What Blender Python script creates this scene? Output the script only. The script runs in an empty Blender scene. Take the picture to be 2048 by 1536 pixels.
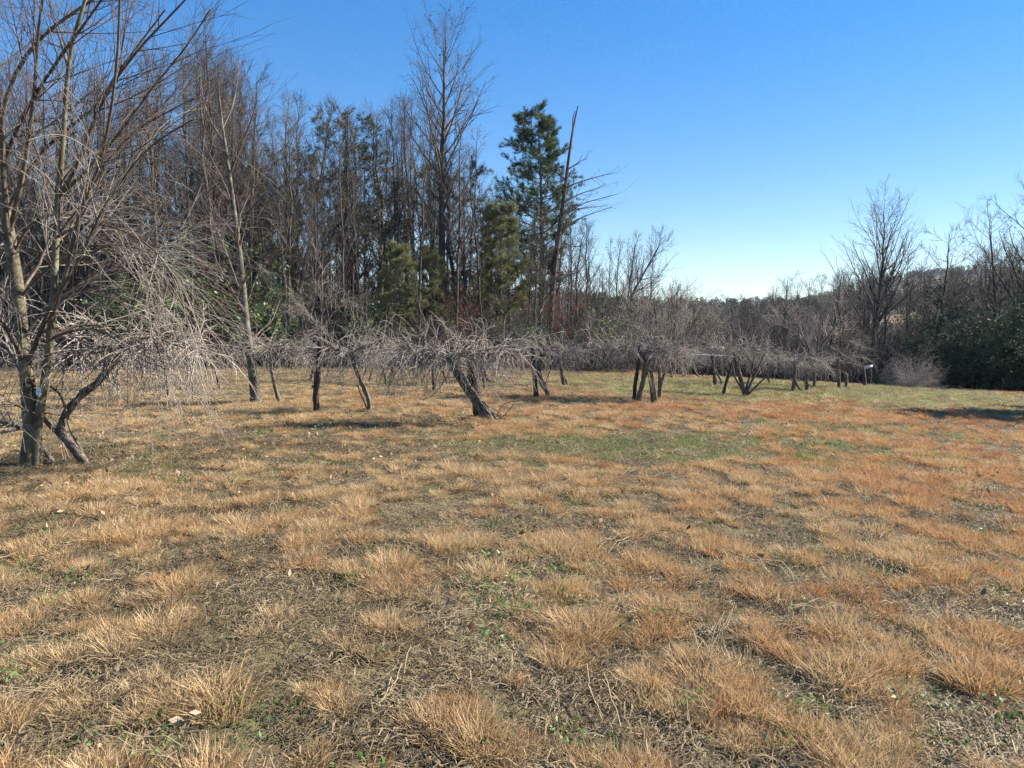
import bpy, math
import numpy as np
from mathutils import Vector

# ------------------------------------------------------------------ camera, sky, sun, exposure
S = bpy.context.scene
COL = S.collection
F, CX, CY, HOR, EYE = 1409.0, 1024.0, 768.0, 675.0, 1.6
PITCH = math.atan((CY - HOR) / F)
cam = bpy.data.cameras.new('camera')
cam.sensor_width = 36.0
cam.lens = 36.0 * F / 2048.0
cam.clip_start, cam.clip_end = 0.05, 6000
camo = bpy.data.objects.new('camera', cam)
COL.objects.link(camo)
camo.location = (0, 0, EYE)
camo.rotation_euler = (math.pi / 2 - PITCH, 0, 0)
S.camera = camo

SUN_ROT, SUN_EL = math.radians(73), math.radians(31)
W = bpy.data.worlds.new('World'); S.world = W; W.use_nodes = True
wn, wl = W.node_tree.nodes, W.node_tree.links
sky = wn.new('ShaderNodeTexSky'); sky.sky_type = 'NISHITA'; sky.sun_disc = False
sky.sun_elevation, sky.sun_rotation = SUN_EL, SUN_ROT
sky.altitude, sky.air_density, sky.dust_density, sky.ozone_density = 300, 1.0, 0.0, 1.4
hsv = wn.new('ShaderNodeHueSaturation')
hsv.inputs['Saturation'].default_value = 1.93; hsv.inputs['Hue'].default_value = 0.512
gam = wn.new('ShaderNodeGamma'); gam.inputs['Gamma'].default_value = 0.64
wl.new(sky.outputs[0], gam.inputs['Color'])
wl.new(gam.outputs[0], hsv.inputs['Color'])
wl.new(hsv.outputs[0], wn['Background'].inputs[0])
wn['Background'].inputs[1].default_value = 0.114

sun = bpy.data.lights.new('sun', 'SUN')
sun.energy, sun.angle, sun.color = 5.0, math.radians(0.53), (1.0, 0.93, 0.82)
suno = bpy.data.objects.new('sun', sun); COL.objects.link(suno)
SD = Vector((math.sin(SUN_ROT) * math.cos(SUN_EL), math.cos(SUN_ROT) * math.cos(SUN_EL), math.sin(SUN_EL)))
suno.rotation_euler = SD.to_track_quat('Z', 'Y').to_euler()
suno.location = (30, 5, 30)

V = S.view_settings
V.view_transform, V.look, V.exposure, V.gamma = 'Standard', 'None', 1.6, 1.0
V.use_curve_mapping = False
S.cycles.use_denoising = True
S.cycles.denoiser = 'OPENIMAGEDENOISE'
S.cycles.denoising_input_passes = 'RGB_ALBEDO_NORMAL'
S.cycles.denoising_prefilter = 'NONE'
S.cycles.use_adaptive_sampling = True
S.cycles.adaptive_threshold = 0.035
S.cycles.max_bounces = 3
S.cycles.diffuse_bounces = 1
S.cycles.transparent_max_bounces = 4
S.cycles.pixel_filter_type = 'BLACKMAN_HARRIS'

HAZE = 0.00014

# ------------------------------------------------------------------ numbers: noise, terrain, pixels to places
def _hash(i, j, seed):
    n = (i.astype(np.int64) * 374761393 + j.astype(np.int64) * 668265263 + seed * 1442695041) & 0xFFFFFFFF
    n = ((n ^ (n >> 13)) * 1274126177) & 0xFFFFFFFF
    return ((n ^ (n >> 16)) & 0xFFFF) / 65535.0

def vnoise(x, y, seed=0):
    x = np.asarray(x, float); y = np.asarray(y, float)
    i, j = np.floor(x), np.floor(y)
    u, v = x - i, y - j
    u, v = u * u * (3 - 2 * u), v * v * (3 - 2 * v)
    a, b = _hash(i, j, seed), _hash(i + 1, j, seed)
    c, d = _hash(i, j + 1, seed), _hash(i + 1, j + 1, seed)
    return (a * (1 - u) + b * u) * (1 - v) + (c * (1 - u) + d * u) * v

def fbm(x, y, seed=0, o=4):
    s, a, t = 0, 1.0, 0
    for k in range(o):
        s = s + a * vnoise(x * 2 ** k, y * 2 ** k, seed + 17 * k); t += a; a *= 0.5
    return s / t

def sp(x, k=1.0):
    return np.logaddexp(0, np.asarray(x, float) / k) * k

def sstep(a, b, x):
    t = np.clip((np.asarray(x, float) - a) / (b - a), 0, 1)
    return t * t * (3 - 2 * t)

def terrain(x, y):
    x = np.asarray(x, float); y = np.asarray(y, float)
    r = np.hypot(x, y); az = np.degrees(np.arctan2(x, y))
    h = -0.051 * sp(np.minimum(x, 60) - 1, 1.5)
    yd = 74 - 32 * sstep(-3, 10, x)
    drop = sp(y - yd, 2.0)
    h = h - 17 * np.tanh(0.26 * drop / 17)
    away = sstep(60, 150, -y)
    h = h - 6 * away
    ridge = 21 + 4 * np.sin(az * 0.19 + 1.2) + 7 * sstep(4, -20, az)
    h = h + (ridge + 17) * sstep(130, 470, r) * sstep(-85, -50, az)
    hill = 62 * np.exp(-((az - 31) / 11.0) ** 2) + 20 * np.exp(-((az - 47) / 9.0) ** 2)
    h = h + hill * sstep(560, 1150, r) - 16 * sstep(480, 620, r) * sstep(1150, 620, r)
    h = h + 6 * (fbm(x / 130, y / 130, 5) - 0.5) * sstep(120, 260, r)
    near = sstep(60, 25, r)
    h = h + near * (0.05 * (fbm(x / 1.1, y / 1.1, 3, 3) - 0.5) + 0.12 * (fbm(x / 7, y / 7, 9, 2) - 0.5))
    return h

def ray(px, py):
    c, s = math.cos(PITCH), math.sin(PITCH)
    u = CY - py
    return np.array([px - CX, F * c + u * s, -F * s + u * c])

def at(px, py, Y):
    """the point of the plane Y = const that a pixel of the photograph looks at"""
    d = ray(px, py)
    return np.array([0, 0, EYE]) + d * (Y / d[1])

def gp(px, py):
    """where the ray through a pixel meets the ground"""
    d = ray(px, py); d = d / d[1]
    Ys = np.arange(1.5, 90, 0.05)
    P = np.array([0, 0, EYE]) + Ys[:, None] * d
    T = terrain(P[:, 0], P[:, 1])
    near = Ys < 40.5
    below = (P[:, 2] < T) & near
    k = int(np.argmax(below)) if below.any() else int(np.argmin(np.where(near, P[:, 2] - T, 99)))   # else the crest of the field just under the ray
    return np.array([P[k, 0], P[k, 1], T[k]])

def gz(x, y):
    return float(terrain(x, y))

# ------------------------------------------------------------------ materials
def nodes_of(name):
    m = bpy.data.materials.new(name); m.use_nodes = True
    nt = m.node_tree
    return m, nt.nodes, nt.links, nt.nodes['Principled BSDF']

def ramp(n, stops):
    r = n.new('ShaderNodeValToRGB')
    e = r.color_ramp.elements
    while len(e) < len(stops): e.new(0.5)
    for k, (p, c) in enumerate(stops):
        e[k].position = p; e[k].color = (*c, 1)
    return r

def bark(name, dark, mid, pale, scale=9.0, stretch=5.0, bump=0.5, lichen=None, rand=0.35):
    m, n, l, b = nodes_of(name)
    tc = n.new('ShaderNodeTexCoord')
    mp = n.new('ShaderNodeMapping'); mp.inputs['Scale'].default_value = (stretch, stretch, 1)
    l.new(tc.outputs['Object'], mp.inputs[0])
    t = n.new('ShaderNodeTexNoise'); t.inputs['Scale'].default_value = scale
    t.inputs['Detail'].default_value = 5; t.inputs['Roughness'].default_value = 0.65
    l.new(mp.outputs[0], t.inputs['Vector'])
    r = ramp(n, [(0.28, dark), (0.52, mid), (0.74, pale)])
    l.new(t.outputs['Fac'], r.inputs[0])
    col = r.outputs[0]
    if lichen:
        t2 = n.new('ShaderNodeTexNoise'); t2.inputs['Scale'].default_value = scale * 0.8
        l.new(tc.outputs['Object'], t2.inputs['Vector'])
        r2 = ramp(n, [(0.56, (0, 0, 0)), (0.66, (1, 1, 1))])
        l.new(t2.outputs['Fac'], r2.inputs[0])
        mx = n.new('ShaderNodeMix'); mx.data_type = 'RGBA'
        l.new(r2.outputs[0], mx.inputs[0]); l.new(col, mx.inputs[6]); mx.inputs[7].default_value = (*lichen, 1)
        col = mx.outputs[2]
    oi = n.new('ShaderNodeObjectInfo')
    mr = n.new('ShaderNodeMapRange'); mr.inputs[3].default_value = 1 - rand; mr.inputs[4].default_value = 1 + rand
    l.new(oi.outputs['Random'], mr.inputs[0])
    hs = n.new('ShaderNodeHueSaturation'); l.new(mr.outputs[0], hs.inputs['Value']); l.new(col, hs.inputs['Color'])
    l.new(hs.outputs[0], b.inputs['Base Color'])
    b.inputs['Roughness'].default_value = 0.85
    b.inputs['Specular IOR Level'].default_value = 0.25
    if bump:
        bp = n.new('ShaderNodeBump'); bp.inputs['Strength'].default_value = bump; bp.inputs['Distance'].default_value = 0.02
        l.new(t.outputs['Fac'], bp.inputs['Height']); l.new(bp.outputs[0], b.inputs['Normal'])
    return m

def leafy(name, stops, trans=0.3, attr=None, rough=0.6, scale=1.3, spec=0.3):
    """thin leaf or blade material: colour from an instance attribute or from noise, part of the light passes through"""
    m, n, l, b = nodes_of(name)
    r = ramp(n, stops)
    if attr:
        a = n.new('ShaderNodeAttribute'); a.attribute_type = 'INSTANCER'; a.attribute_name = attr
        tc = n.new('ShaderNodeNewGeometry')
        t = n.new('ShaderNodeTexNoise'); t.inputs['Scale'].default_value = 60
        l.new(tc.outputs['Position'], t.inputs['Vector'])
        ad = n.new('ShaderNodeMath'); ad.operation = 'MULTIPLY_ADD'
        l.new(t.outputs['Fac'], ad.inputs[0]); ad.inputs[1].default_value = 0.55
        sb = n.new('ShaderNodeMath'); sb.operation = 'SUBTRACT'; l.new(a.outputs['Fac'], sb.inputs[0]); sb.inputs[1].default_value = 0.275
        l.new(sb.outputs[0], ad.inputs[2]); l.new(ad.outputs[0], r.inputs[0])
    else:
        tc = n.new('ShaderNodeTexCoord'); oi = n.new('ShaderNodeObjectInfo')
        t = n.new('ShaderNodeTexNoise'); t.inputs['Scale'].default_value = scale; t.inputs['Detail'].default_value = 6
        t.inputs['Roughness'].default_value = 0.75
        l.new(tc.outputs['Object'], t.inputs['Vector'])
        ad = n.new('ShaderNodeMath'); ad.operation = 'MULTIPLY_ADD'; l.new(oi.outputs['Random'], ad.inputs[0]); ad.inputs[1].default_value = 0.25
        sb = n.new('ShaderNodeMath'); sb.operation = 'SUBTRACT'; l.new(t.outputs['Fac'], sb.inputs[0]); sb.inputs[1].default_value = 0.125
        l.new(sb.outputs[0], ad.inputs[2]); l.new(ad.outputs[0], r.inputs[0])
    l.new(r.outputs[0], b.inputs['Base Color'])
    b.inputs['Roughness'].default_value = rough
    b.inputs['Specular IOR Level'].default_value = spec
    if trans:
        tr = n.new('ShaderNodeBsdfTranslucent'); l.new(r.outputs[0], tr.inputs[0])
        mx = n.new('ShaderNodeMixShader'); mx.inputs[0].default_value = trans
        l.new(b.outputs[0], mx.inputs[1]); l.new(tr.outputs[0], mx.inputs[2])
        l.new(mx.outputs[0], n['Material Output'].inputs[0])
    return m

M = {}
M['forest_bark'] = bark('forest_bark', (0.028, 0.022, 0.016), (0.068, 0.055, 0.042), (0.135, 0.112, 0.088), 6, 6, 0.6)
M['forest_twig'] = bark('forest_twig', (0.042, 0.034, 0.027), (0.077, 0.063, 0.052), (0.126, 0.109, 0.091), 3, 1, 0)
M['grey_bark'] = bark('grey_bark', (0.046, 0.041, 0.031), (0.117, 0.102, 0.076), (0.204, 0.184, 0.138), 5, 2.2, 0.5, (0.214, 0.204, 0.153))
M['fruit_bark'] = bark('fruit_bark', (0.049, 0.042, 0.025), (0.128, 0.108, 0.064), (0.206, 0.181, 0.117), 7, 0.6, 0.5, (0.225, 0.206, 0.137), 0.05)
M['fruit_limb'] = bark('fruit_limb', (0.05, 0.038, 0.03), (0.11, 0.085, 0.065), (0.21, 0.175, 0.13), 5, 1.5, 0.4, None, 0.05)
M['fruit_shoot'] = bark('fruit_shoot', (0.06, 0.042, 0.036), (0.12, 0.088, 0.075), (0.22, 0.175, 0.15), 3, 1, 0, None, 0.05)
M['fruit_twig'] = bark('fruit_twig', (0.13, 0.105, 0.085), (0.25, 0.21, 0.175), (0.4, 0.35, 0.3), 2.2, 1, 0, None, 0.05)
M['vine_bark'] = bark('vine_bark', (0.03, 0.024, 0.02), (0.12, 0.095, 0.075), (0.34, 0.29, 0.24), 10, 4, 0.8, None, 0.2)
M['vine_cane'] = bark('vine_cane', (0.149, 0.118, 0.093), (0.307, 0.260, 0.216), (0.484, 0.441, 0.382), 3, 1, 0, None, 0.15)
M['post_dark'] = bark('post_dark', (0.02, 0.017, 0.014), (0.060, 0.048, 0.040), (0.14, 0.115, 0.095), 8, 5, 0.8)
M['post_brown'] = bark('post_brown', (0.07, 0.048, 0.034), (0.13, 0.09, 0.062), (0.21, 0.155, 0.11), 7, 5, 0.5)
M['snag_wood'] = bark('snag_wood', (0.048, 0.035, 0.028), (0.102, 0.076, 0.062), (0.163, 0.130, 0.109), 4, 4, 0.5)
M['brush_twig'] = bark('brush_twig', (0.037, 0.029, 0.023), (0.069, 0.057, 0.047), (0.120, 0.104, 0.089), 2, 1, 0)
M['pine_needles'] = leafy('pine_needles', [(0.3, (0.04, 0.066, 0.03)), (0.5, (0.09, 0.125, 0.05)), (0.72, (0.165, 0.195, 0.08))], 0.3, None, 0.5)
M['olive_needles'] = leafy('olive_needles', [(0.3, (0.05, 0.05, 0.026)), (0.5, (0.105, 0.098, 0.05)), (0.72, (0.17, 0.145, 0.078))], 0.2, None, 0.5)
M['young_needles'] = leafy('young_needles', [(0.3, (0.075, 0.085, 0.035)), (0.5, (0.165, 0.175, 0.07)), (0.72, (0.27, 0.27, 0.115))], 0.3, None, 0.5)
M['glossy_leaf'] = leafy('glossy_leaf', [(0.3, (0.054, 0.085, 0.034)), (0.5, (0.116, 0.163, 0.062)), (0.72, (0.232, 0.279, 0.116))], 0.25, None, 0.5, 2.0, 0.35)
M['dark_leaf'] = leafy('dark_leaf', [(0.3, (0.022, 0.042, 0.022)), (0.5, (0.042, 0.072, 0.036)), (0.72, (0.085, 0.115, 0.06))], 0.15, None, 0.7, 2.0, 0.15)
M['rust_leaf'] = leafy('rust_leaf', [(0.3, (0.10, 0.035, 0.025)), (0.5, (0.19, 0.065, 0.04)), (0.72, (0.28, 0.12, 0.07))], 0.35, None, 0.7, 2.0)
M['dry_leaf'] = leafy('dry_leaf', [(0.1, (0.136, 0.072, 0.038)), (0.5, (0.255, 0.162, 0.093)), (0.9, (0.425, 0.323, 0.221))], 0.2, 'tint', 0.9, 1.3, 0.08)
M['orange_grass'] = leafy('orange_grass', [(0.05, (0.513, 0.370, 0.200)), (0.45, (0.475, 0.275, 0.123)), (0.95, (0.380, 0.162, 0.071))], 0.35, 'tint', 0.6)
M['thatch'] = leafy('thatch', [(0.05, (0.148, 0.108, 0.061)), (0.5, (0.309, 0.235, 0.134)), (0.95, (0.456, 0.375, 0.242))], 0.25, 'tint', 0.7)
M['green_grass'] = leafy('green_grass', [(0.05, (0.078, 0.112, 0.030)), (0.5, (0.181, 0.224, 0.064)), (0.95, (0.396, 0.361, 0.155))], 0.35, 'tint', 0.5)
M['weed_leaf'] = leafy('weed_leaf', [(0.05, (0.05, 0.10, 0.03)), (0.5, (0.10, 0.19, 0.045)), (0.95, (0.22, 0.30, 0.09))], 0.3, 'tint', 0.5)
M['far_twig'] = leafy('far_twig', [(0.05, (0.053, 0.046, 0.040)), (0.5, (0.086, 0.074, 0.065)), (0.95, (0.132, 0.114, 0.100))], 0.2, 'tint', 0.9)
M['far_pine'] = leafy('far_pine', [(0.05, (0.03, 0.048, 0.025)), (0.5, (0.05, 0.075, 0.035)), (0.95, (0.085, 0.105, 0.05))], 0.1, 'tint', 0.8)

def simple(name, c, rough=0.6, metal=0.0, var=0.15):
    m, n, l, b = nodes_of(name)
    tc = n.new('ShaderNodeTexCoord'); t = n.new('ShaderNodeTexNoise'); t.inputs['Scale'].default_value = 14; t.inputs['Detail'].default_value = 5
    l.new(tc.outputs['Object'], t.inputs['Vector'])
    r = ramp(n, [(0.3, tuple(v * (1 - var) for v in c)), (0.7, tuple(min(1, v * (1 + var)) for v in c))])
    l.new(t.outputs['Fac'], r.inputs[0]); l.new(r.outputs[0], b.inputs['Base Color'])
    b.inputs['Roughness'].default_value = rough; b.inputs['Metallic'].default_value = metal
    return m
M['wire'] = simple('wire', (0.34, 0.33, 0.32), 0.5, 0.3)
M['white_board'] = simple('white_board', (0.72, 0.70, 0.64), 0.7)
M['stake'] = simple('stake', (0.46, 0.40, 0.30), 0.8)
M['white_rag'] = simple('white_rag', (0.75, 0.76, 0.80), 0.7)

def ground_material():
    m, n, l, b = nodes_of('ground')
    g = n.new('ShaderNodeNewGeometry')
    def noise(sc, det=6, rough=0.65):
        t = n.new('ShaderNodeTexNoise'); t.inputs['Scale'].default_value = sc; t.inputs['Detail'].default_value = det
        t.inputs['Roughness'].default_value = rough; l.new(g.outputs['Position'], t.inputs['Vector']); return t.outputs['Fac']
    def mix(f, a, c):
        x = n.new('ShaderNodeMix'); x.data_type = 'RGBA'; l.new(f, x.inputs[0])
        for s, v in ((6, a), (7, c)):
            if isinstance(v, tuple): x.inputs[s].default_value = (*v, 1)
            else: l.new(v, x.inputs[s])
        return x.outputs[2]
    fine = ramp(n, [(0.30, (0.055, 0.040, 0.025)), (0.5, (0.14, 0.10, 0.058)), (0.72, (0.29, 0.215, 0.125))])
    l.new(noise(34, 8, 0.75), fine.inputs[0])
    gr = ramp(n, [(0.42, (0, 0, 0)), (0.60, (0.75, 0.75, 0.75))]); l.new(noise(0.9), gr.inputs[0])
    gf = ramp(n, [(0.35, (0.075, 0.085, 0.03)), (0.65, (0.21, 0.20, 0.085))]); l.new(noise(30), gf.inputs[0])
    c1 = mix(gr.outputs[0], fine.outputs[0], gf.outputs[0])
    at_ = n.new('ShaderNodeAttribute'); at_.attribute_name = 'wood'
    lit = ramp(n, [(0.3, (0.075, 0.052, 0.036)), (0.55, (0.17, 0.115, 0.072)), (0.75, (0.27, 0.19, 0.12))]); l.new(noise(12, 8), lit.inputs[0])
    c2 = mix(at_.outputs['Fac'], c1, lit.outputs[0])
    cl = n.new('ShaderNodeAttribute'); cl.attribute_name = 'clearing'
    c3 = mix(cl.outputs['Fac'], c2, (0.40, 0.30, 0.17))
    l.new(c3, b.inputs['Base Color'])
    b.inputs['Roughness'].default_value = 0.95; b.inputs['Specular IOR Level'].default_value = 0.1
    bp = n.new('ShaderNodeBump'); bp.inputs['Strength'].default_value = 0.7; bp.inputs['Distance'].default_value = 0.03
    l.new(noise(26, 8, 0.75), bp.inputs['Height']); l.new(bp.outputs[0], b.inputs['Normal'])
    return m
M['ground'] = ground_material()

# ------------------------------------------------------------------ mesh building
class Acc:
    """collects quads and triangles and turns them into one mesh"""
    def __init__(s): s.v, s.f4, s.f3, s.n, s.smooth = [], [], [], 0, True
    def add(s, v, f4=None, f3=None):
        v = np.asarray(v, float).reshape(-1, 3)
        if f4 is not None and len(f4): s.f4.append(np.asarray(f4, np.int64).reshape(-1, 4) + s.n)
        if f3 is not None and len(f3): s.f3.append(np.asarray(f3, np.int64).reshape(-1, 3) + s.n)
        s.v.append(v); s.n += len(v); return s
    def tubes(s, P, R, k):
        """P (m,n,3) polylines, R (m,n) radii, k sides"""
        P = np.asarray(P, float); R = np.asarray(R, float)
        if P.ndim == 2: P, R = P[None], R[None]
        m, n, _ = P.shape
        if m == 0: return s
        T = np.gradient(P, axis=1); T /= np.linalg.norm(T, axis=2, keepdims=True) + 1e-9
        A = P[:, -1] - P[:, 0]; A /= np.linalg.norm(A, axis=1, keepdims=True) + 1e-9
        ref = np.where(np.abs(A[:, 2:3]) > 0.8, np.array([[1.0, 0.13, 0]]), np.array([[0, 0.1, 1.0]]))[:, None, :]
        U = np.cross(T, np.broadcast_to(ref, T.shape)); U /= np.linalg.norm(U, axis=2, keepdims=True) + 1e-9
        B = np.cross(T, U)
        a = np.arange(k) * 2 * math.pi / k
        V_ = P[:, :, None, :] + R[:, :, None, None] * (np.cos(a)[None, None, :, None] * U[:, :, None, :] + np.sin(a)[None, None, :, None] * B[:, :, None, :])
        base = (np.arange(m) * n * k)[:, None, None] + (np.arange(n - 1) * k)[None, :, None] + np.arange(k)[None, None, :]
        nxt = (np.arange(m) * n * k)[:, None, None] + (np.arange(n - 1) * k)[None, :, None] + ((np.arange(k) + 1) % k)[None, None, :]
        q = np.stack([base, nxt, nxt + k, base + k], -1).reshape(-1, 4)
        return s.add(V_.reshape(-1, 3), q)
    def mesh(s, name):
        me = bpy.data.meshes.new(name)
        v = np.concatenate(s.v)
        f4 = np.concatenate(s.f4) if s.f4 else np.zeros((0, 4), np.int64)
        f3 = np.concatenate(s.f3) if s.f3 else np.zeros((0, 3), np.int64)
        me.vertices.add(len(v)); me.vertices.foreach_set('co', v.astype(np.float32).ravel())
        loops = np.concatenate([f4.ravel(), f3.ravel()])
        me.loops.add(len(loops)); me.loops.foreach_set('vertex_index', loops.astype(np.int32))
        tot = np.concatenate([np.full(len(f4), 4), np.full(len(f3), 3)])
        st = np.concatenate([[0], np.cumsum(tot)[:-1]])
        me.polygons.add(len(tot)); me.polygons.foreach_set('loop_start', st.astype(np.int32))
        if s.smooth: me.polygons.foreach_set('use_smooth', np.ones(len(tot), bool))
        me.update(calc_edges=True)
        return me

def put(name, mesh, mat, parent=None, link=True):
    o = bpy.data.objects.new(name, mesh)
    if mat is not None and not mesh.materials: mesh.materials.append(M[mat])
    if link: COL.objects.link(o)
    if parent: o.parent = parent
    return o

def tag(o, label, cat, group=None):
    o['label'] = label; o['category'] = cat
    if group: o['group'] = group
    return o

def empty(name, loc, rz=0.0, sc=1.0, tilt=(0, 0)):
    o = bpy.data.objects.new(name, None); COL.objects.link(o)
    o.empty_display_size = 0.3
    o.location = loc; o.rotation_euler = (tilt[0], tilt[1], rz)
    o.scale = sc if isinstance(sc, tuple) else (sc, sc, sc)
    return o

def resample(pts, n):
    pts = np.asarray(pts, float)
    d = np.concatenate([[0], np.cumsum(np.linalg.norm(np.diff(pts, axis=0), axis=1))])
    t = np.linspace(0, d[-1], n)
    # smooth: Catmull-Rom style through cubic blend of linear pieces
    lin = np.stack([np.interp(t, d, pts[:, k]) for k in range(3)], 1)
    sm = lin.copy(); sm[1:-1] = 0.25 * lin[:-2] + 0.5 * lin[1:-1] + 0.25 * lin[2:]
    return sm

def plen(P):
    return np.linalg.norm(np.diff(P, axis=1), axis=2).sum(1)

def grow(rg, P, R, per, t=(0.2, 1.0), ang=(30, 60), length=None, n=5, up=0.05, wob=0.12, rf=0.5, rmin=0.003, rmax=9, taper=0.2, spiral=False, plane=None):
    """children of the branches P: per of them on each, in all directions"""
    m, k, _ = P.shape
    L = plen(P)
    idx = np.repeat(np.arange(m), per); c = len(idx)
    tt = ((np.tile(np.arange(per), m) + rg.random(c)) / per) * (t[1] - t[0]) + t[0]
    f = np.clip(tt * (k - 1), 0, k - 1.001); i = f.astype(int); w = (f - i)[:, None]
    B = P[idx, i] * (1 - w) + P[idx, i + 1] * w
    D = P[idx, i + 1] - P[idx, i]; D /= np.linalg.norm(D, axis=1, keepdims=True) + 1e-9
    r0 = R[idx, i] * (1 - w[:, 0]) + R[idx, i + 1] * w[:, 0]
    if spiral:
        az = np.tile(np.arange(per), m) * 2.39996 + rg.random(c) * 0.9 + idx
        rv = np.stack([np.cos(az), np.sin(az), np.zeros(c)], 1)
    else:
        rv = rg.normal(size=(c, 3))
    if plane is not None: rv = rv * np.array(plane)
    rv -= (rv * D).sum(1, keepdims=True) * D; rv /= np.linalg.norm(rv, axis=1, keepdims=True) + 1e-9
    a = np.radians(rg.uniform(ang[0], ang[1], c))[:, None]
    d = D * np.cos(a) + rv * np.sin(a)
    ln = (length(tt, L[idx]) if callable(length) else np.full(c, length)) * rg.uniform(0.65, 1.25, c)
    out = np.zeros((c, n, 3)); out[:, 0] = B
    step = (ln / (n - 1))[:, None]
    upv = np.array([0, 0, 1.0])
    for q in range(1, n):
        d = d + upv * up + rg.normal(size=(c, 3)) * wob
        d /= np.linalg.norm(d, axis=1, keepdims=True) + 1e-9
        out[:, q] = out[:, q - 1] + d * step
    rb = np.clip(r0 * rf, rmin, rmax)
    s = np.linspace(0, 1, n)[None]
    RR = np.maximum(rb[:, None] * (1 - (1 - taper) * s), rmin * 0.55)
    return out, RR, tt

def needles(rg, acc, B, D, count, ln, wd, spread=0.9):
    """tufts of needles: thin triangles round each point B, leaning along D"""
    m = len(B)
    B = np.repeat(B, count, 0); D = np.repeat(D, count, 0)
    v = D + rg.normal(size=B.shape) * spread; v /= np.linalg.norm(v, axis=1, keepdims=True) + 1e-9
    p = np.cross(v, rg.normal(size=B.shape)); p /= np.linalg.norm(p, axis=1, keepdims=True) + 1e-9
    l = (ln * rg.uniform(0.6, 1.2, len(B)))[:, None]
    T = np.stack([B + p * wd, B - p * wd, B + v * l + p * wd * 0.4], 1).reshape(-1, 3)
    acc.add(T, None, np.arange(len(T)).reshape(-1, 3))

def leaves(rg, acc, B, size, up=0.5):
    """folded leaves, two triangles each, at the points B"""
    c = len(B)
    d = rg.normal(size=(c, 3)); d[:, 2] = d[:, 2] * 0.6 + up * 0.3; d /= np.linalg.norm(d, axis=1, keepdims=True)
    p = np.cross(d, np.array([0, 0, 1.0]) + rg.normal(size=(c, 3)) * 0.6); p /= np.linalg.norm(p, axis=1, keepdims=True) + 1e-9
    nn = np.cross(p, d)
    s = (size * rg.uniform(0.6, 1.3, c))[:, None]
    a = B; b = B + d * s * 0.5 + p * s * 0.26 + nn * s * 0.08; e = B + d * s; f = B + d * s * 0.5 - p * s * 0.26 + nn * s * 0.08
    T = np.stack([a, b, e, f], 1).reshape(-1, 3)
    i = np.arange(c)[:, None] * 4
    acc.add(T, None, np.concatenate([i + np.array([[0, 1, 2]]), i + np.array([[0, 2, 3]])]))

def pts_on(rg, P, c):
    """c random points along the polylines P, with directions"""
    m, n, _ = P.shape
    i = rg.integers(0, m, c); f = rg.uniform(0.15, 1, c) * (n - 1.001); j = f.astype(int); w = (f - j)[:, None]
    D = P[i, j + 1] - P[i, j]; D /= np.linalg.norm(D, axis=1, keepdims=True) + 1e-9
    return P[i, j] * (1 - w) + P[i, j + 1] * w, D

def trunk_line(rg, H, lean=(0, 0), wob=0.02, n=16, under=0.3):
    s = np.linspace(0, 1, n)
    x = np.cumsum(rg.normal(size=n)) * wob * H / 4; y = np.cumsum(rg.normal(size=n)) * wob * H / 4
    x = (x - x[0]) * s ** 0.5 + lean[0] * s * H; y = (y - y[0]) * s ** 0.5 + lean[1] * s * H
    z = -under + s * (H + under)
    return np.stack([x, y, z], 1)

def bare_tree(seed, H, r0, first=0.35, n1=22, a1=(35, 55), l1=None, up1=0.08, n2=7, n3=7, lean=(0, 0), wob=0.02, twig=0.0065, line=None, up2=0.06, dots=0, tw=1.0):
    """a leafless tree: (trunk mesh, crown mesh) """
    rg = np.random.default_rng(seed)
    T = (trunk_line(rg, H, lean, wob) if line is None else np.asarray(line))[None]
    n = T.shape[1]; s = np.linspace(0, 1, n)
    R = (r0 * ((1 - s) ** 0.8 * 0.93 + 0.05) + r0 * 0.55 * np.exp(-s * 38))[None]
    if l1 is None: l1 = lambda t, L: H * 0.30 * (1.08 - t) ** 0.75
    A = Acc(); A.tubes(T, R, 9)
    B1, R1, _ = grow(rg, T, R, n1, (first, 0.985), a1, l1, 9, up1, 0.055, 0.5, 0.011, r0 * 0.55, 0.18, True)
    C = Acc(); C.tubes(B1, R1, 5)
    B2, R2, _ = grow(rg, B1, R1, n2, (0.15, 1), (22, 52), lambda t, L: L * 0.48 * (1.1 - 0.7 * t), 6, up2, 0.065, 0.58, twig * 1.15, 9, 0.3)
    C.tubes(B2, R2, 4)
    B3, R3, _ = grow(rg, B2, R2, n3, (0.1, 1), (20, 50), lambda t, L: np.maximum(L * 0.5, 0.4 * tw), 4, up2, 0.07, 0.6, twig * 0.72, 9, 0.4)
    C.tubes(B3, R3, 3)
    B4, R4, _ = grow(rg, T[:, -4:], R[:, -4:], 10, (0.2, 1), (10, 40), H * 0.06, 4, 0.05, 0.1, 0.5, twig, 9, 0.3)
    C.tubes(B4, R4, 3)
    if dots:
        P, _ = pts_on(rg, B3, dots)
        leaves(rg, C, P, 0.13)
    return A.mesh('trunk'), C.mesh('crown')

def place_tree(name, meshes, mats, loc, label, cat, group=None, rz=0.0, sc=1.0, tilt=(0, 0), parts=('trunk', 'crown')):
    e = empty(name, loc, rz, sc, tilt)
    tag(e, label, cat, group)
    for p, me, mt in zip(parts, meshes, mats): put(p, me, mt, e)
    return e

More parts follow.
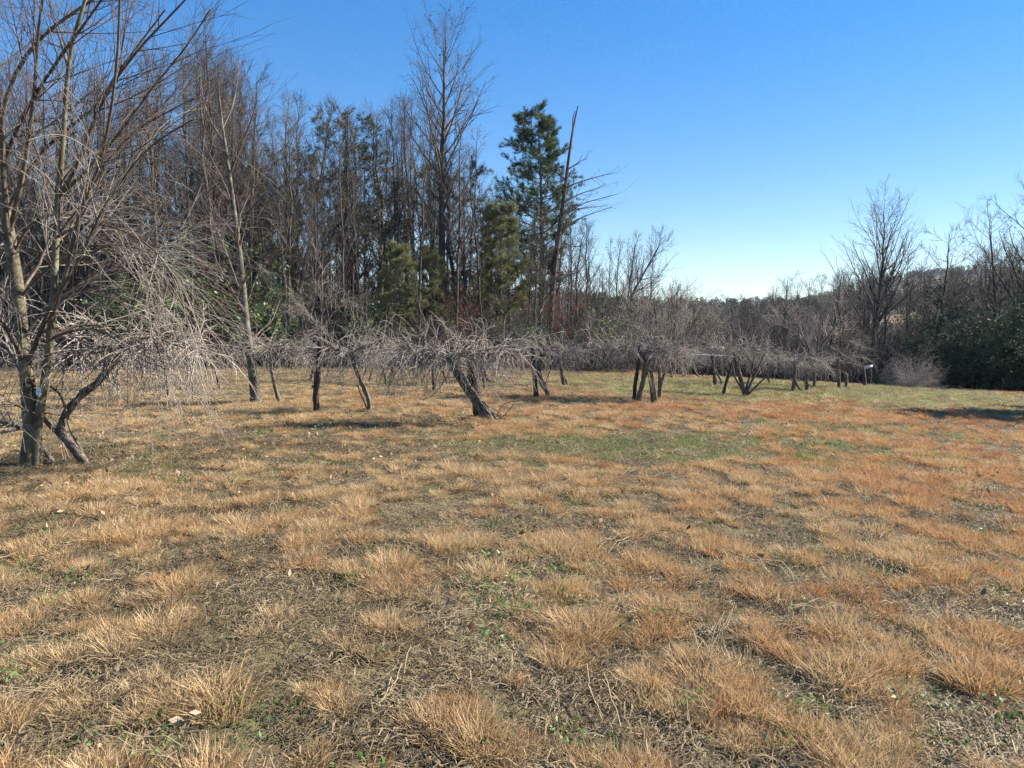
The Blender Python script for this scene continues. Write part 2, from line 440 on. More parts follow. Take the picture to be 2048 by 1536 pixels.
# ------------------------------------------------------------------ ground: one sheet from the field to the horizon
def build_ground():
    azs = np.concatenate([np.linspace(-180, -60, 25)[:-1], np.linspace(-60, -43, 18)[:-1], np.linspace(-43, 43, 300), np.linspace(43, 60, 18)[1:], np.linspace(60, 180, 25)[1:-1]])
    rs = np.concatenate([[0.0], np.geomspace(0.5, 2.0, 8)[:-1], np.geomspace(2.0, 45, 260)[:-1], np.geomspace(45, 3200, 130)])
    a = np.radians(azs)
    X = rs[:, None] * np.sin(a)[None]; Y = rs[:, None] * np.cos(a)[None]
    Z = terrain(X, Y)
    m, n = X.shape
    v = np.stack([X, Y, Z], -1).reshape(-1, 3)
    i = np.arange(m - 1)[:, None] * n; j = np.arange(n)[None]; j2 = (np.arange(n)[None] + 1) % n
    q = np.stack([i + j, i + n + j, i + n + j2, i + j2], -1).reshape(-1, 4)
    q = q[:, ::-1]
    A = Acc(); A.add(v, q)
    me = A.mesh('ground')
    x, y = v[:, 0], v[:, 1]; r = np.hypot(x, y)
    edge = 38.0 + 3.2 * sstep(2, 9, x)
    wood = sstep(-1.5, 2.5, y - edge + 3 * (fbm(x / 4, y / 4, 21) - 0.5))
    az = np.degrees(np.arctan2(x, y))
    clr = np.exp(-((az - 27.5) / 3.4) ** 4) * np.exp(-((r - 350 - (az - 27) * 6) / 16.0) ** 4)
    for nm, arr in (('wood', wood), ('clearing', clr)):
        at_ = me.attributes.new(nm, 'FLOAT', 'POINT'); at_.data.foreach_set('value', arr.astype(np.float32))
    o = put('ground', me, 'ground'); o['kind'] = 'structure'
build_ground()

# ------------------------------------------------------------------ scattering of stuff with geometry nodes
def scatter(name, label, pts, rot, scl, tint, pick, sources, mat):
    """one object whose points carry an instance each of one of the source meshes"""
    src = bpy.data.collections.new(name + '_sources')
    for k, me in enumerate(sources):
        if not me.materials: me.materials.append(M[mat])
        o = bpy.data.objects.new('%s_%02d' % (name, k), me); src.objects.link(o)
    me = bpy.data.meshes.new(name)
    me.vertices.add(len(pts)); me.vertices.foreach_set('co', np.asarray(pts, np.float32).ravel())
    for nm, ty, arr in (('rot', 'FLOAT_VECTOR', rot), ('scl', 'FLOAT_VECTOR', scl), ('tint', 'FLOAT', tint), ('pick', 'INT', pick)):
        a = me.attributes.new(nm, ty, 'POINT')
        a.data.foreach_set('vector' if ty == 'FLOAT_VECTOR' else 'value', np.asarray(arr, np.int32 if ty == 'INT' else np.float32).ravel())
    me.materials.append(M[mat])
    o = bpy.data.objects.new(name, me); COL.objects.link(o)
    ng = bpy.data.node_groups.new(name, 'GeometryNodeTree')
    ng.interface.new_socket('Geometry', in_out='INPUT', socket_type='NodeSocketGeometry')
    ng.interface.new_socket('Geometry', in_out='OUTPUT', socket_type='NodeSocketGeometry')
    N, L = ng.nodes, ng.links
    gi, go = N.new('NodeGroupInput'), N.new('NodeGroupOutput')
    ci = N.new('GeometryNodeCollectionInfo'); ci.inputs['Collection'].default_value = src
    ci.inputs['Separate Children'].default_value = True; ci.inputs['Reset Children'].default_value = True
    ip = N.new('GeometryNodeInstanceOnPoints'); ip.inputs['Pick Instance'].default_value = True
    def attr(nm, ty):
        a = N.new('GeometryNodeInputNamedAttribute'); a.data_type = ty; a.inputs['Name'].default_value = nm; return a.outputs['Attribute']
    L.new(gi.outputs[0], ip.inputs['Points']); L.new(ci.outputs[0], ip.inputs['Instance'])
    L.new(attr('pick', 'INT'), ip.inputs['Instance Index'])
    L.new(attr('rot', 'FLOAT_VECTOR'), ip.inputs['Rotation']); L.new(attr('scl', 'FLOAT_VECTOR'), ip.inputs['Scale'])
    L.new(ip.outputs[0], go.inputs[0])
    md = o.modifiers.new('scatter', 'NODES'); md.node_group = ng
    o['kind'] = 'stuff'; o['label'] = label; o['category'] = name.split('_')[-1]
    return o

def tuft(seed, blades, rad, ht, wd, lean, curl, segs=2):
    """grass tuft: tapering blades of three triangles"""
    rg = np.random.default_rng(seed)
    c = blades
    r = rad * np.sqrt(rg.random(c)); a = rg.uniform(0, 2 * math.pi, c)
    B = np.stack([r * np.cos(a), r * np.sin(a), np.full(c, -0.01)], 1)
    out = np.stack([np.cos(a), np.sin(a), np.zeros(c)], 1) * (r / rad)[:, None]
    d = out * lean + rg.normal(size=(c, 3)) * lean * 0.55; d[:, 2] = np.abs(d[:, 2]) * 0.3 + 1.0
    d /= np.linalg.norm(d, axis=1, keepdims=True)
    l = (ht * rg.uniform(0.45, 1.15, c))[:, None]
    g = np.stack([d[:, 0], d[:, 1], np.zeros(c)], 1) * curl + rg.normal(size=(c, 3)) * 0.15 * curl; g[:, 2] -= curl * 0.35
    p = np.stack([-np.sin(a), np.cos(a), np.zeros(c)], 1) + rg.normal(size=(c, 3)) * 0.7
    p -= (p * d).sum(1, keepdims=True) * d; p /= np.linalg.norm(p, axis=1, keepdims=True)
    w = wd * rg.uniform(0.6, 1.3, c)[:, None]
    m1 = B + d * l * 0.5 + g * l * 0.12; tip = B + d * l + g * l * 0.55
    tip[:, 2] = np.maximum(tip[:, 2], 0.008); m1[:, 2] = np.maximum(m1[:, 2], 0.006)
    Vv = np.stack([B - p * w, B + p * w, m1 + p * w * 0.8, m1 - p * w * 0.8, tip], 1).reshape(-1, 3)
    i = np.arange(c)[:, None] * 5
    A = Acc(); A.smooth = False
    A.add(Vv, i + np.array([[0, 1, 2, 3]]), i + np.array([[3, 2, 4]]))
    return A.mesh('tuft')

def flat_thatch(seed, blades, rad, ln, wd):
    rg = np.random.default_rng(seed); c = blades
    B = np.stack([rg.normal(size=c) * rad * 0.6, rg.normal(size=c) * rad * 0.6, rg.uniform(0.002, 0.03, c)], 1)
    main = rg.uniform(0, 6.28)
    a = np.where(rg.random(c) < 0.55, main + rg.normal(size=c) * 0.6, rg.uniform(0, 6.28, c))
    d = np.stack([np.cos(a), np.sin(a), rg.normal(size=c) * 0.14 + 0.08], 1)
    l = (ln * rg.uniform(0.35, 1.2, c))[:, None]
    p = np.stack([-np.sin(a), np.cos(a), rg.normal(size=c) * 0.5], 1); p /= np.linalg.norm(p, axis=1, keepdims=True)
    w = wd * rg.uniform(0.6, 1.4, c)[:, None]
    mid = B + d * l * 0.5 + np.array([0, 0, 0.012]); tip = B + d * l + np.stack([rg.normal(size=c) * 0.015, rg.normal(size=c) * 0.015, np.zeros(c)], 1)
    tip[:, 2] = np.maximum(tip[:, 2], 0.003)
    Vv = np.stack([B - p * w, B + p * w, mid + p * w, mid - p * w, tip], 1).reshape(-1, 3)
    i = np.arange(c)[:, None] * 5
    A = Acc(); A.smooth = False
    A.add(Vv, i + np.array([[0, 1, 2, 3]]), i + np.array([[3, 2, 4]]))
    return A.mesh('thatch')

def ring_points(rg, rings, spread=46):
    out = []
    for r0, r1, dens in rings:
        spread = 85 if r1 <= 8 else 64 if r1 <= 14 else 52
        if r0 < 2: r0 = 0.7
        area = math.radians(2 * spread) * (r1 * r1 - r0 * r0) / 2
        c = int(area * dens)
        r = np.sqrt(rg.uniform(r0 * r0, r1 * r1, c)); a = np.radians(rg.uniform(-spread, spread, c))
        out.append(np.stack([r * np.sin(a), r * np.cos(a)], 1))
    p = np.concatenate(out)
    edge = 38.3 + 3.6 * sstep(2, 9, p[:, 0])
    return p[p[:, 1] < edge]

def blob(x, y, cx, cy, rx, ry):
    return np.exp(-(((x - cx) / rx) ** 2 + ((y - cy) / ry) ** 2))

def green_map(x, y):
    g = 1.1 * blob(x, y, 2.2, 10.4, 2.3, 1.2) + 0.9 * blob(x, y, 4.2, 11.2, 2.0, 1.0)
    g = g + 0.95 * blob(x, y, 17, 30, 11, 7) + 0.6 * blob(x, y, 7, 25, 6, 5)  + 0.45 * blob(x, y, 7.5, 14.5, 2.5, 1.2)
    return np.clip(g + 0.06 - 0.06 * sstep(14, 20, y) * sstep(4, 0, x) + 0.75 * (fbm(x / 1.3, y / 1.3, 41) - 0.5) + 0.5 * (fbm(x / 0.5, y / 0.5, 44) - 0.5), 0, 1)

def orange_map(x, y):
    o = 0.68 + 0.12 * sstep(-2, 7, x) - 0.62 * blob(x, y, -6.2, 9.8, 4.0, 2.4) - 0.25 * sstep(17, 24, y) * sstep(8, 2, x)
    o = o - 0.75 * np.clip(green_map(x, y) - 0.15, 0, 1)
    n = 0.72 * fbm(x / 0.27, y / 0.27, 51, 2) + 0.28 * fbm(x / 2.0, y / 2.0, 57, 3)
    return o + (n - 0.5) * 2.9

def build_field():
    rg = np.random.default_rng(7)
    z0 = lambda p: np.column_stack([p, terrain(p[:, 0], p[:, 1])])
    def rots(c, tilt=0.12): return np.column_stack([rg.normal(size=c) * tilt, rg.normal(size=c) * tilt, rg.uniform(0, 6.283, c)])
    # rust and straw tussocks
    p = ring_points(rg, [(1.6, 6, 84), (6, 12, 48), (12, 22, 17), (22, 55, 5)])
    o = orange_map(p[:, 0], p[:, 1])
    keep = o + rg.normal(size=len(p)) * 0.10 > 0.50
    p, o = p[keep], o[keep]
    c = len(p)
    size = np.clip(0.50 + 0.45 * (o - 0.5), 0.4, 0.95) * rg.uniform(0.65, 1.35, c) * (1 + 0.25 * sstep(6, 14, p[:, 1]))
    far = sstep(10, 30, p[:, 1])
    scl = np.column_stack([size * (1 + 1.0 * far), size * (1 + 1.0 * far), size * rg.uniform(0.75, 1.15, c) * (1 - 0.35 * far)])
    tint = np.clip(0.22 + 0.031 * p[:, 0] + 0.45 * (fbm(p[:, 0] / 1.5, p[:, 1] / 1.5, 61, 2) - 0.5) + 0.05 * sstep(4, 12, p[:, 1]) + rg.normal(size=c) * 0.17, 0.02, 0.95)
    src = [tuft(100 + k, 290, 0.115, 0.155, 0.0023, 0.75, 0.55) for k in range(7)]
    scatter('tussock_grass', 'rust and straw coloured tussocks of dry bunch grass over the field', z0(p), rots(c), scl, tint, rg.integers(0, 7, c), src, 'orange_grass')
    # flattened straw everywhere
    p = ring_points(rg, [(1.6, 6, 60), (6, 12, 40), (12, 22, 13), (22, 55, 4)])
    c = len(p)
    s = rg.uniform(0.7, 1.3, c) * (1 + 0.8 * sstep(10, 30, p[:, 1]))
    tint = np.clip(0.27 + 0.8 * (fbm(p[:, 0] / 0.7, p[:, 1] / 0.7, 71, 3) - 0.5) + rg.normal(size=c) * 0.17 - 0.2 * blob(p[:, 0], p[:, 1], -6, 9, 4, 2.5), 0.02, 0.98)
    src = [flat_thatch(200 + k, 90, 0.13, 0.085, 0.0019) for k in range(6)]
    scatter('straw_thatch', 'pale flattened straw matted between the tussocks', z0(p), rots(c, 0.05), np.column_stack([s, s, s]), tint, rg.integers(0, 6, c), src, 'thatch')
    # green winter grass
    p = ring_points(rg, [(1.6, 6, 40), (6, 12, 60), (12, 22, 24), (22, 55, 8)])
    g = green_map(p[:, 0], p[:, 1])
    keep = g + rg.normal(size=len(p)) * 0.08 > 0.34
    p, g = p[keep], g[keep]; c = len(p)
    s = rg.uniform(0.6, 1.1, c) * (1 + 0.9 * sstep(10, 30, p[:, 1]))
    tint = np.clip(0.66 - 0.25 * (g - 0.4) + rg.normal(size=c) * 0.18 + 0.25 * sstep(14, 24, p[:, 1]), 0.02, 0.98)
    src = [tuft(300 + k, 80, 0.13, 0.095, 0.0026, 0.7, 0.8) for k in range(5)]
    scatter('green_grass', 'short green winter grass in patches of the field', z0(p), rots(c), np.column_stack([s, s, s]), tint, rg.integers(0, 5, c), src, 'green_grass')
    # broad leaved weeds
    p = ring_points(rg, [(1.6, 6, 7), (6, 14, 4), (14, 26, 1.6)])
    n_ = fbm(p[:, 0] / 1.3, p[:, 1] / 1.3, 81, 2)
    p = p[n_ + rg.normal(size=len(p)) * 0.08 > 0.50]; c = len(p)
    src = []
    for k in range(4):
        r2 = np.random.default_rng(400 + k); A = Acc(); A.smooth = False
        B = np.column_stack([r2.normal(size=(38, 2)) * 0.05, r2.uniform(0.015, 0.05, 38)]); leaves(r2, A, B, 0.021, 0.9)
        src.append(A.mesh('weed'))
    s = rg.uniform(0.6, 1.6, c)
    scatter('green_weeds', 'low green broad leaved weeds dotted among the dry grass', z0(p), rots(c), np.column_stack([s, s, s]), rg.uniform(0.1, 0.9, c), rg.integers(0, 4, c), src, 'weed_leaf')
    # fallen leaves
    p = ring_points(rg, [(1.6, 8, 9), (8, 22, 14), (22, 55, 7)])
    d = 0.18 + 1.0 * blob(p[:, 0], p[:, 1], -6, 9.5, 4.5, 4) + 0.8 * sstep(15, 30, p[:, 1]) * sstep(9, -2, p[:, 0])
    p = p[rg.random(len(p)) < d]; c = len(p)
    src = []
    for k in range(4):
        r2 = np.random.default_rng(500 + k); A = Acc(); A.smooth = False
        B = np.column_stack([r2.normal(size=(7, 2)) * 0.16, r2.uniform(0.012, 0.05, 7)]); leaves(r2, A, B, 0.048, 0.1)
        src.append(A.mesh('leaf'))
    s = rg.uniform(0.7, 1.3, c)
    scatter('leaf_litter', 'curled brown fallen leaves lying on the grass', z0(p), rots(c), np.column_stack([s, s, s]), rg.uniform(0.05, 0.95, c), rg.integers(0, 4, c), src, 'dry_leaf')
    # long broken straw stalks
    p = ring_points(rg, [(1.6, 6, 2.2), (6, 14, 1.6)]); c = len(p)
    src = []
    for k in range(4):
        r2 = np.random.default_rng(600 + k); A = Acc()
        B = np.zeros((4, 5, 3)); a = r2.uniform(0, 0.9) + r2.normal(size=4) * 0.35
        for q in range(5): B[:, q, 0] = np.cos(a) * (q - 2) * 0.085; B[:, q, 1] = np.sin(a) * (q - 2) * 0.085; B[:, q, 2] = 0.035 + r2.uniform(0, 0.05) + 0.012 * q * r2.normal(size=4)
        B[:, :, :2] += r2.normal(size=(4, 1, 2)) * 0.04
        A.tubes(B, np.full((4, 5), 0.0022), 3); src.append(A.mesh('stalk'))
    s = rg.uniform(0.6, 1.3, c)
    scatter('straw_stalks', 'long pale broken stalks lying across the grass', z0(p), rots(c, 0.06), np.column_stack([s, s, s]), rg.uniform(0.5, 0.98, c), rg.integers(0, 4, c), src, 'thatch')
build_field()

# ------------------------------------------------------------------ far hills: wood that reads as one mass
def build_far_wood():
    rg = np.random.default_rng(31)
    src = []
    for k in range(5):                                              # bare crowns
        r2 = np.random.default_rng(700 + k)
        T = trunk_line(r2, 10, (0, 0), 0.03, 5)[None]; R = np.linspace(0.16, 0.03, 5)[None]
        A = Acc(); A.tubes(T, R, 3)
        B1, R1, _ = grow(r2, T, R, 16, (0.25, 1), (25, 55), lambda t, L: 3.6 * (1.15 - t), 4, 0.08, 0.12, 0.6, 0.035, 9, 0.3, True); A.tubes(B1, R1, 3)
        B2, R2, _ = grow(r2, B1, R1, 6, (0.2, 1), (25, 60), 1.1, 3, 0.05, 0.12, 0.6, 0.028, 9, 0.4); A.tubes(B2, R2, 3)
        src.append(A.mesh('bare'))
    c = 26000
    az = np.radians(np.where(rg.random(c) < 0.62, rg.uniform(4, 45, c), rg.uniform(-47, 4, c))); r0 = np.where(np.degrees(az) < 4, 77.0, 95.0); r = r0 * (1250 / r0) ** rg.random(c)
    x, y = r * np.sin(az), r * np.cos(az)
    azd = np.degrees(az)
    clr = np.exp(-((azd - 27.5) / 3.6) ** 4) * np.exp(-((r - 335 - (azd - 27) * 6) / 34.0) ** 4)
    keep = clr < 0.25
    x, y, r = x[keep], y[keep], r[keep]; c = len(x)
    pine = (fbm(x / 60, y / 60, 33, 3) + 0.30 * sstep(330, 480, r) + rg.normal(size=c) * 0.10) > 0.66
    z = terrain(x, y)
    s = rg.uniform(0.7, 1.2, c) * (1 - 0.25 * sstep(150, 400, r) + 0.3 * sstep(500, 1000, r))
    sel = ~pine
    def go(sel, name, label, src, mat):
        k = int(sel.sum())
        scatter(name, label, np.column_stack([x[sel], y[sel], z[sel] - 0.2]), np.column_stack([np.zeros(k), np.zeros(k), rg.uniform(0, 6.28, k)]),
                np.column_stack([s[sel], s[sel], s[sel] * rg.uniform(0.85, 1.1, k)]), rg.uniform(0.05, 0.95, k), rg.integers(0, len(src), k), src, mat)
    go(sel, 'far_wood', 'brown leafless wood covering the far hillsides', src, 'far_twig')
    src = []
    for k in range(4):
        r2 = np.random.default_rng(750 + k)
        T = trunk_line(r2, 11, (0, 0), 0.02, 5)[None]; R = np.linspace(0.16, 0.03, 5)[None]
        A = Acc(); A.tubes(T, R, 3)
        B1, R1, _ = grow(r2, T, R, 26, (0.3, 1), (60, 95), lambda t, L: 3.0 * (1.12 - t) ** 0.6, 4, 0.03, 0.1, 0.5, 0.03, 9, 0.3, True); A.tubes(B1, R1, 3)
        P, D = pts_on(r2, B1, 170); needles(r2, A, P, D, 6, 0.9, 0.10, 0.8)
        src.append(A.mesh('pine'))
    go(pine, 'far_pines', 'dark green pines along the far ridge', src, 'far_pine')
build_far_wood()

# ------------------------------------------------------------------ prototypes for the wood
def evergreen(seed, H, r0, first, n1, blen, tufts, ln, wd, per=9, prof=None, up=0.0, lean=(0, 0), side=None):
    """pine: trunk with its limbs, and a crown of needle tufts on branchlets"""
    rg = np.random.default_rng(seed)
    T = trunk_line(rg, H, lean, 0.012)[None]; s = np.linspace(0, 1, 16)
    R = (r0 * (1 - s) ** 0.85 + 0.012)[None]
    A = Acc(); A.tubes(T, R, 9)
    prof = prof or (lambda t: (1.1 - t) ** 0.7)
    B1, R1, t1 = grow(rg, T, R, n1, (first, 0.99), (62, 92), lambda t, L: blen * prof(t), 7, up, 0.07, 0.4, 0.012, 0.07, 0.2, True)
    if side is not None:
        d = B1 - B1[:, :1]; f = 1 + side * np.sign(d[:, -1, 0])[:, None]
        B1[:, :, :2] = B1[:, :1, :2] + d[:, :, :2] * f[:, :, None]
    A.tubes(B1, R1, 5)
    B2, R2, _ = grow(rg, B1, R1, per, (0.3, 1), (25, 60), lambda t, L: L * 0.3 * (1.2 - 0.6 * t) + 0.15, 4, up + 0.04, 0.10, 0.5, 0.008, 9, 0.3)
    A.tubes(B2, R2, 3)
    C = Acc(); C.smooth = False
    P, D = pts_on(rg, B2, tufts); P += rg.normal(size=P.shape) * 0.03
    needles(rg, C, P, D + np.array([0, 0, 0.25]), 9, ln, wd, 0.7)
    P2 = T[0, -1:] + np.zeros((6, 3)); P2[:, 2] -= np.linspace(0, 0.6, 6); needles(rg, C, P2, np.tile([[0, 0, 1.0]], (6, 1)), 16, ln, wd, 0.6)
    return A.mesh('trunk'), C.mesh('crown')

def brush(seed, stems, H, spread, n2=6, n3=5, r=0.012, droop=-0.02, arch=False):
    """leafless shrub of many stems: (stems mesh, twigs mesh)"""
    rg = np.random.default_rng(seed)
    a = rg.uniform(0, 6.28, stems); rr = rg.uniform(0, 0.16, stems) * H
    base = np.stack([np.cos(a) * rr, np.sin(a) * rr, np.full(stems, -0.15)], 1)
    d = np.stack([np.cos(a) * spread, np.sin(a) * spread, np.ones(stems)], 1) + rg.normal(size=(stems, 3)) * 0.22
    d /= np.linalg.norm(d, axis=1, keepdims=True)
    n = 9; P = np.zeros((stems, n, 3)); P[:, 0] = base
    st = (H * rg.uniform(0.55, 1.15, stems) / (n - 1))[:, None]
    for q in range(1, n):
        d = d + rg.normal(size=(stems, 3)) * 0.10 + np.array([0, 0, droop * (q if arch else 1)]); d /= np.linalg.norm(d, axis=1, keepdims=True)
        P[:, q] = P[:, q - 1] + d * st
    P[:, 1:, 2] = np.maximum(P[:, 1:, 2], 0.03)
    R = np.linspace(1, 0.3, n)[None] * (r * rg.uniform(0.6, 1.4, stems))[:, None]
    A = Acc(); A.tubes(P, R, 4)
    C = Acc()
    B2, R2, _ = grow(rg, P, R, n2, (0.2, 1), (25, 65), lambda t, L: L * 0.35, 5, droop, 0.14, 0.6, 0.004, 9, 0.35); C.tubes(B2, R2, 3)
    B3, R3, _ = grow(rg, B2, R2, n3, (0.15, 1), (25, 65), lambda t, L: L * 0.55, 4, droop, 0.14, 0.7, 0.0032, 9, 0.4); C.tubes(B3, R3, 3)
    return (A.mesh('stems'), C.mesh('twigs')), (P, B2, B3)

def leaf_shrub(seed, stems, H, spread, leaf, count, r=0.014, n3=3):
    rg = np.random.default_rng(seed + 5000)
    (sm, tm), (P, B2, B3) = brush(seed, stems, H, spread, 6, n3, r)
    bpy.data.meshes.remove(tm)
    A = Acc(); A.smooth = False
    K, _ = pts_on(rg, B2, count // 2); leaves(rg, A, K, leaf)
    K, _ = pts_on(rg, B3, count // 2); leaves(rg, A, K, leaf)
    return sm, A.mesh('foliage')

TOP = [(-120, 60), (0, 110), (120, 150), (250, 150), (330, 120), (400, 120), (450, 90), (500, 130), (560, 190), (640, 230), (720, 250), (780, 205), (830, 190), (900, 230), (960, 290), (1010, 350), (1060, 400), (1130, 400), (1200, 425), (1260, 470), (1320, 520), (1360, 560)]
TOPR = [(1340, 560), (1420, 600), (1500, 585), (1560, 560), (1620, 545), (1690, 520), (1740, 525), (1830, 545), (1900, 525), (1980, 500), (2060, 480), (2200, 480)]
def prof_y(px, tab):
    return float(np.interp(px, [p for p, _ in tab], [y for _, y in tab]))

LAND = [(250, 'drooping tree'), (440, 'thin straight post'), (580, 'slim pale tree'), (690, 'knobby dark post'), (820, 'thin forked vine'), (1000, 'braided vine'), (1160, 'twisted vine'), (1280, 'crooked dark post'),
        (1420, 'low forking bushy tree'), (1540, 'fan shaped vine'), (1660, 'dark double vine trunk'), (1780, 'white board on stakes'), (1870, 'round twiggy shrub'), (99999, 'laurel thicket')]
def land(px):
    for lim, nm in LAND:
        if px < lim: return nm

def build_wood():
    rg = np.random.default_rng(11)
    slim = [bare_tree(800 + k, 14.0, 0.115, 0.42 + 0.03 * (k % 3), 20, (28, 50), lambda t, L: 14 * 0.22 * (1.12 - t) ** 0.7, 0.10, 6, 4, wob=0.02, tw=1.3) for k in range(5)]
    wide = [bare_tree(820 + k, 14.0, 0.17, 0.25, 24, (30, 58), lambda t, L: 14 * 0.33 * (1.1 - t) ** 0.8, 0.09, 7, 5, wob=0.035, tw=1.3) for k in range(3)]
    sap = [bare_tree(840 + k, 7.0, 0.045, 0.2, 20, (25, 55), lambda t, L: 7 * 0.24 * (1.1 - t) ** 0.8, 0.06, 5, 4, wob=0.05, twig=0.005, tw=0.8) for k in range(3)]
    oliv = [evergreen(860 + k, 12, 0.13, 0.45, 42, 2.6, 2600, 0.26, 0.008, 8, lambda t: (1.25 - t) ** 0.6 * (0.5 + 0.9 * np.minimum(1, (t - 0.4) * 4))) for k in range(2)]
    done = []
    def free(x, y, d):
        for a, b in done:
            if (a - x) ** 2 + (b - y) ** 2 < d * d: return False
        done.append((x, y)); return True
    heroes = [(885, 47), (1085, 50), (1108, 49), (1265, 42)]
    for px, Y in heroes: done.append(((px - CX) / F * Y, Y))
    c1 = c2 = c3 = 0
    # along the wood's edge and inside it
    tries = 0
    while tries < 2600 and c1 + c2 < 205:
        tries += 1
        px = rg.uniform(-170, 1330); Y = 39 + 33 * rg.random() ** 1.2
        if px > 1150: Y = rg.uniform(42, 60)
        x = (px - CX) / F * Y
        if not free(x, Y, 1.25): continue
        z = gz(x, Y)
        top = prof_y(px, TOP)
        H = (HOR - top) / F * Y + EYE - z
        H *= rg.choice([rg.uniform(0.82, 1.0), rg.uniform(0.6, 0.85)], p=[0.6, 0.4])
        k = H / 14.0
        rz = rg.uniform(0, 6.28); th = k * rg.uniform(0.85, 1.25)
        if rg.random() < 0.24:
            place_tree('spreading_bare_tree', wide[rg.integers(0, 3)], ('forest_bark', 'forest_twig'), (x, Y, z), '%s low limbed leafless tree %s the wood, behind the %s' % ('tall' if H > 12.5 else 'shorter', 'at the front of' if Y < 50 else 'deep in', land(px)), 'tree', 'broad bare trees of the wood', rz, (th, th, k), rg.normal(size=2) * 0.03); c2 += 1
        else:
            place_tree('slim_bare_tree', slim[rg.integers(0, 5)], ('forest_bark', 'forest_twig'), (x, Y, z), '%s slim leafless tree %s the wood, behind the %s' % ('tall' if H > 12.5 else 'shorter', 'at the front of' if Y < 50 else 'deep in', land(px)), 'tree', 'slim bare trees of the wood', rz, (th, th, k), rg.normal(size=2) * 0.03); c1 += 1
    # saplings of the edge
    for q in range(90):
        px = rg.uniform(-150, 1400); Y = rg.uniform(37.5, 48)
        x = (px - CX) / F * Y
        if not free(x, Y, 0.6): continue
        k = rg.uniform(0.55, 1.15)
        if px > 1200: k *= 0.75
        place_tree('bare_sapling', sap[rg.integers(0, 3)], ('forest_bark', 'brush_twig'), (x, Y, gz(x, Y)), '%s thin leafless sapling at the edge of the wood, behind the %s' % ('tall' if k > 0.8 else 'small', land(px)), 'sapling', 'bare saplings at the edge of the wood', rg.uniform(0, 6.28), (k * 1.1, k * 1.1, k), rg.normal(size=2) * 0.06)
    # dull green pines inside
    for px, Y, top, kk, lab in [(560, 50, 330, 0, 'dull olive pine in the wood just right of the slim pale tree'), (700, 54, 235, 1, 'tallest dull olive pine of the wood, its tip above the bare trees'), (640, 58, 330, 0, 'dull olive pine deep in the wood behind the knobby dark post'),
                                (830, 52, 340, 1, 'dull olive pine close left of the tallest bare tree'), (930, 50, 350, 0, 'dull olive pine close right of the tallest bare tree'), (505, 56, 340, 1, 'dull olive pine deep in the wood behind the slim pale tree'),
                                (760, 49, 400, 0, 'low dull olive pine behind the bright young pine'), (980, 47, 420, 1, 'low dull olive pine left of the tall dense pine')]:
        x = (px - CX) / F * Y; z = gz(x, Y)
        k = ((HOR - top) / F * Y + EYE - z) / 12.0
        place_tree('dull_pine', oliv[kk], ('forest_bark', 'olive_needles'), (x, Y, z), lab, 'pine', 'dull pines of the wood', rg.uniform(0, 6.28), k)
    # right: trees rooted on the slope below the field's edge
    c = 0; tries = 0
    while c < 120 and tries < 1500:
        tries += 1
        px = rg.uniform(1330, 2170); Y = 43 + 52 * rg.random() ** 1.3
        x = (px - CX) / F * Y
        if not free(x, Y, 1.5): continue
        z = gz(x, Y); top = prof_y(px, TOPR) + rg.uniform(0, 55)
        H = (HOR - top) / F * Y + EYE - z
        k = H / 14.0
        kind = rg.random()
        me = slim[rg.integers(0, 5)] if kind < 0.45 else wide[rg.integers(0, 3)]
        th = k * rg.uniform(0.95, 1.4)
        place_tree('slope_bare_tree', me, ('forest_bark', 'forest_twig'), (x, Y, z), '%s %s tree on the slope beyond the field, behind the %s' % ('tall' if H > 12 else 'shorter', 'slim leafless' if kind < 0.45 else 'broad leafless', land(px)), 'tree', 'bare trees on the slope below the field', rg.uniform(0, 6.28), (th, th, k), rg.normal(size=2) * 0.05); c += 1
build_wood()

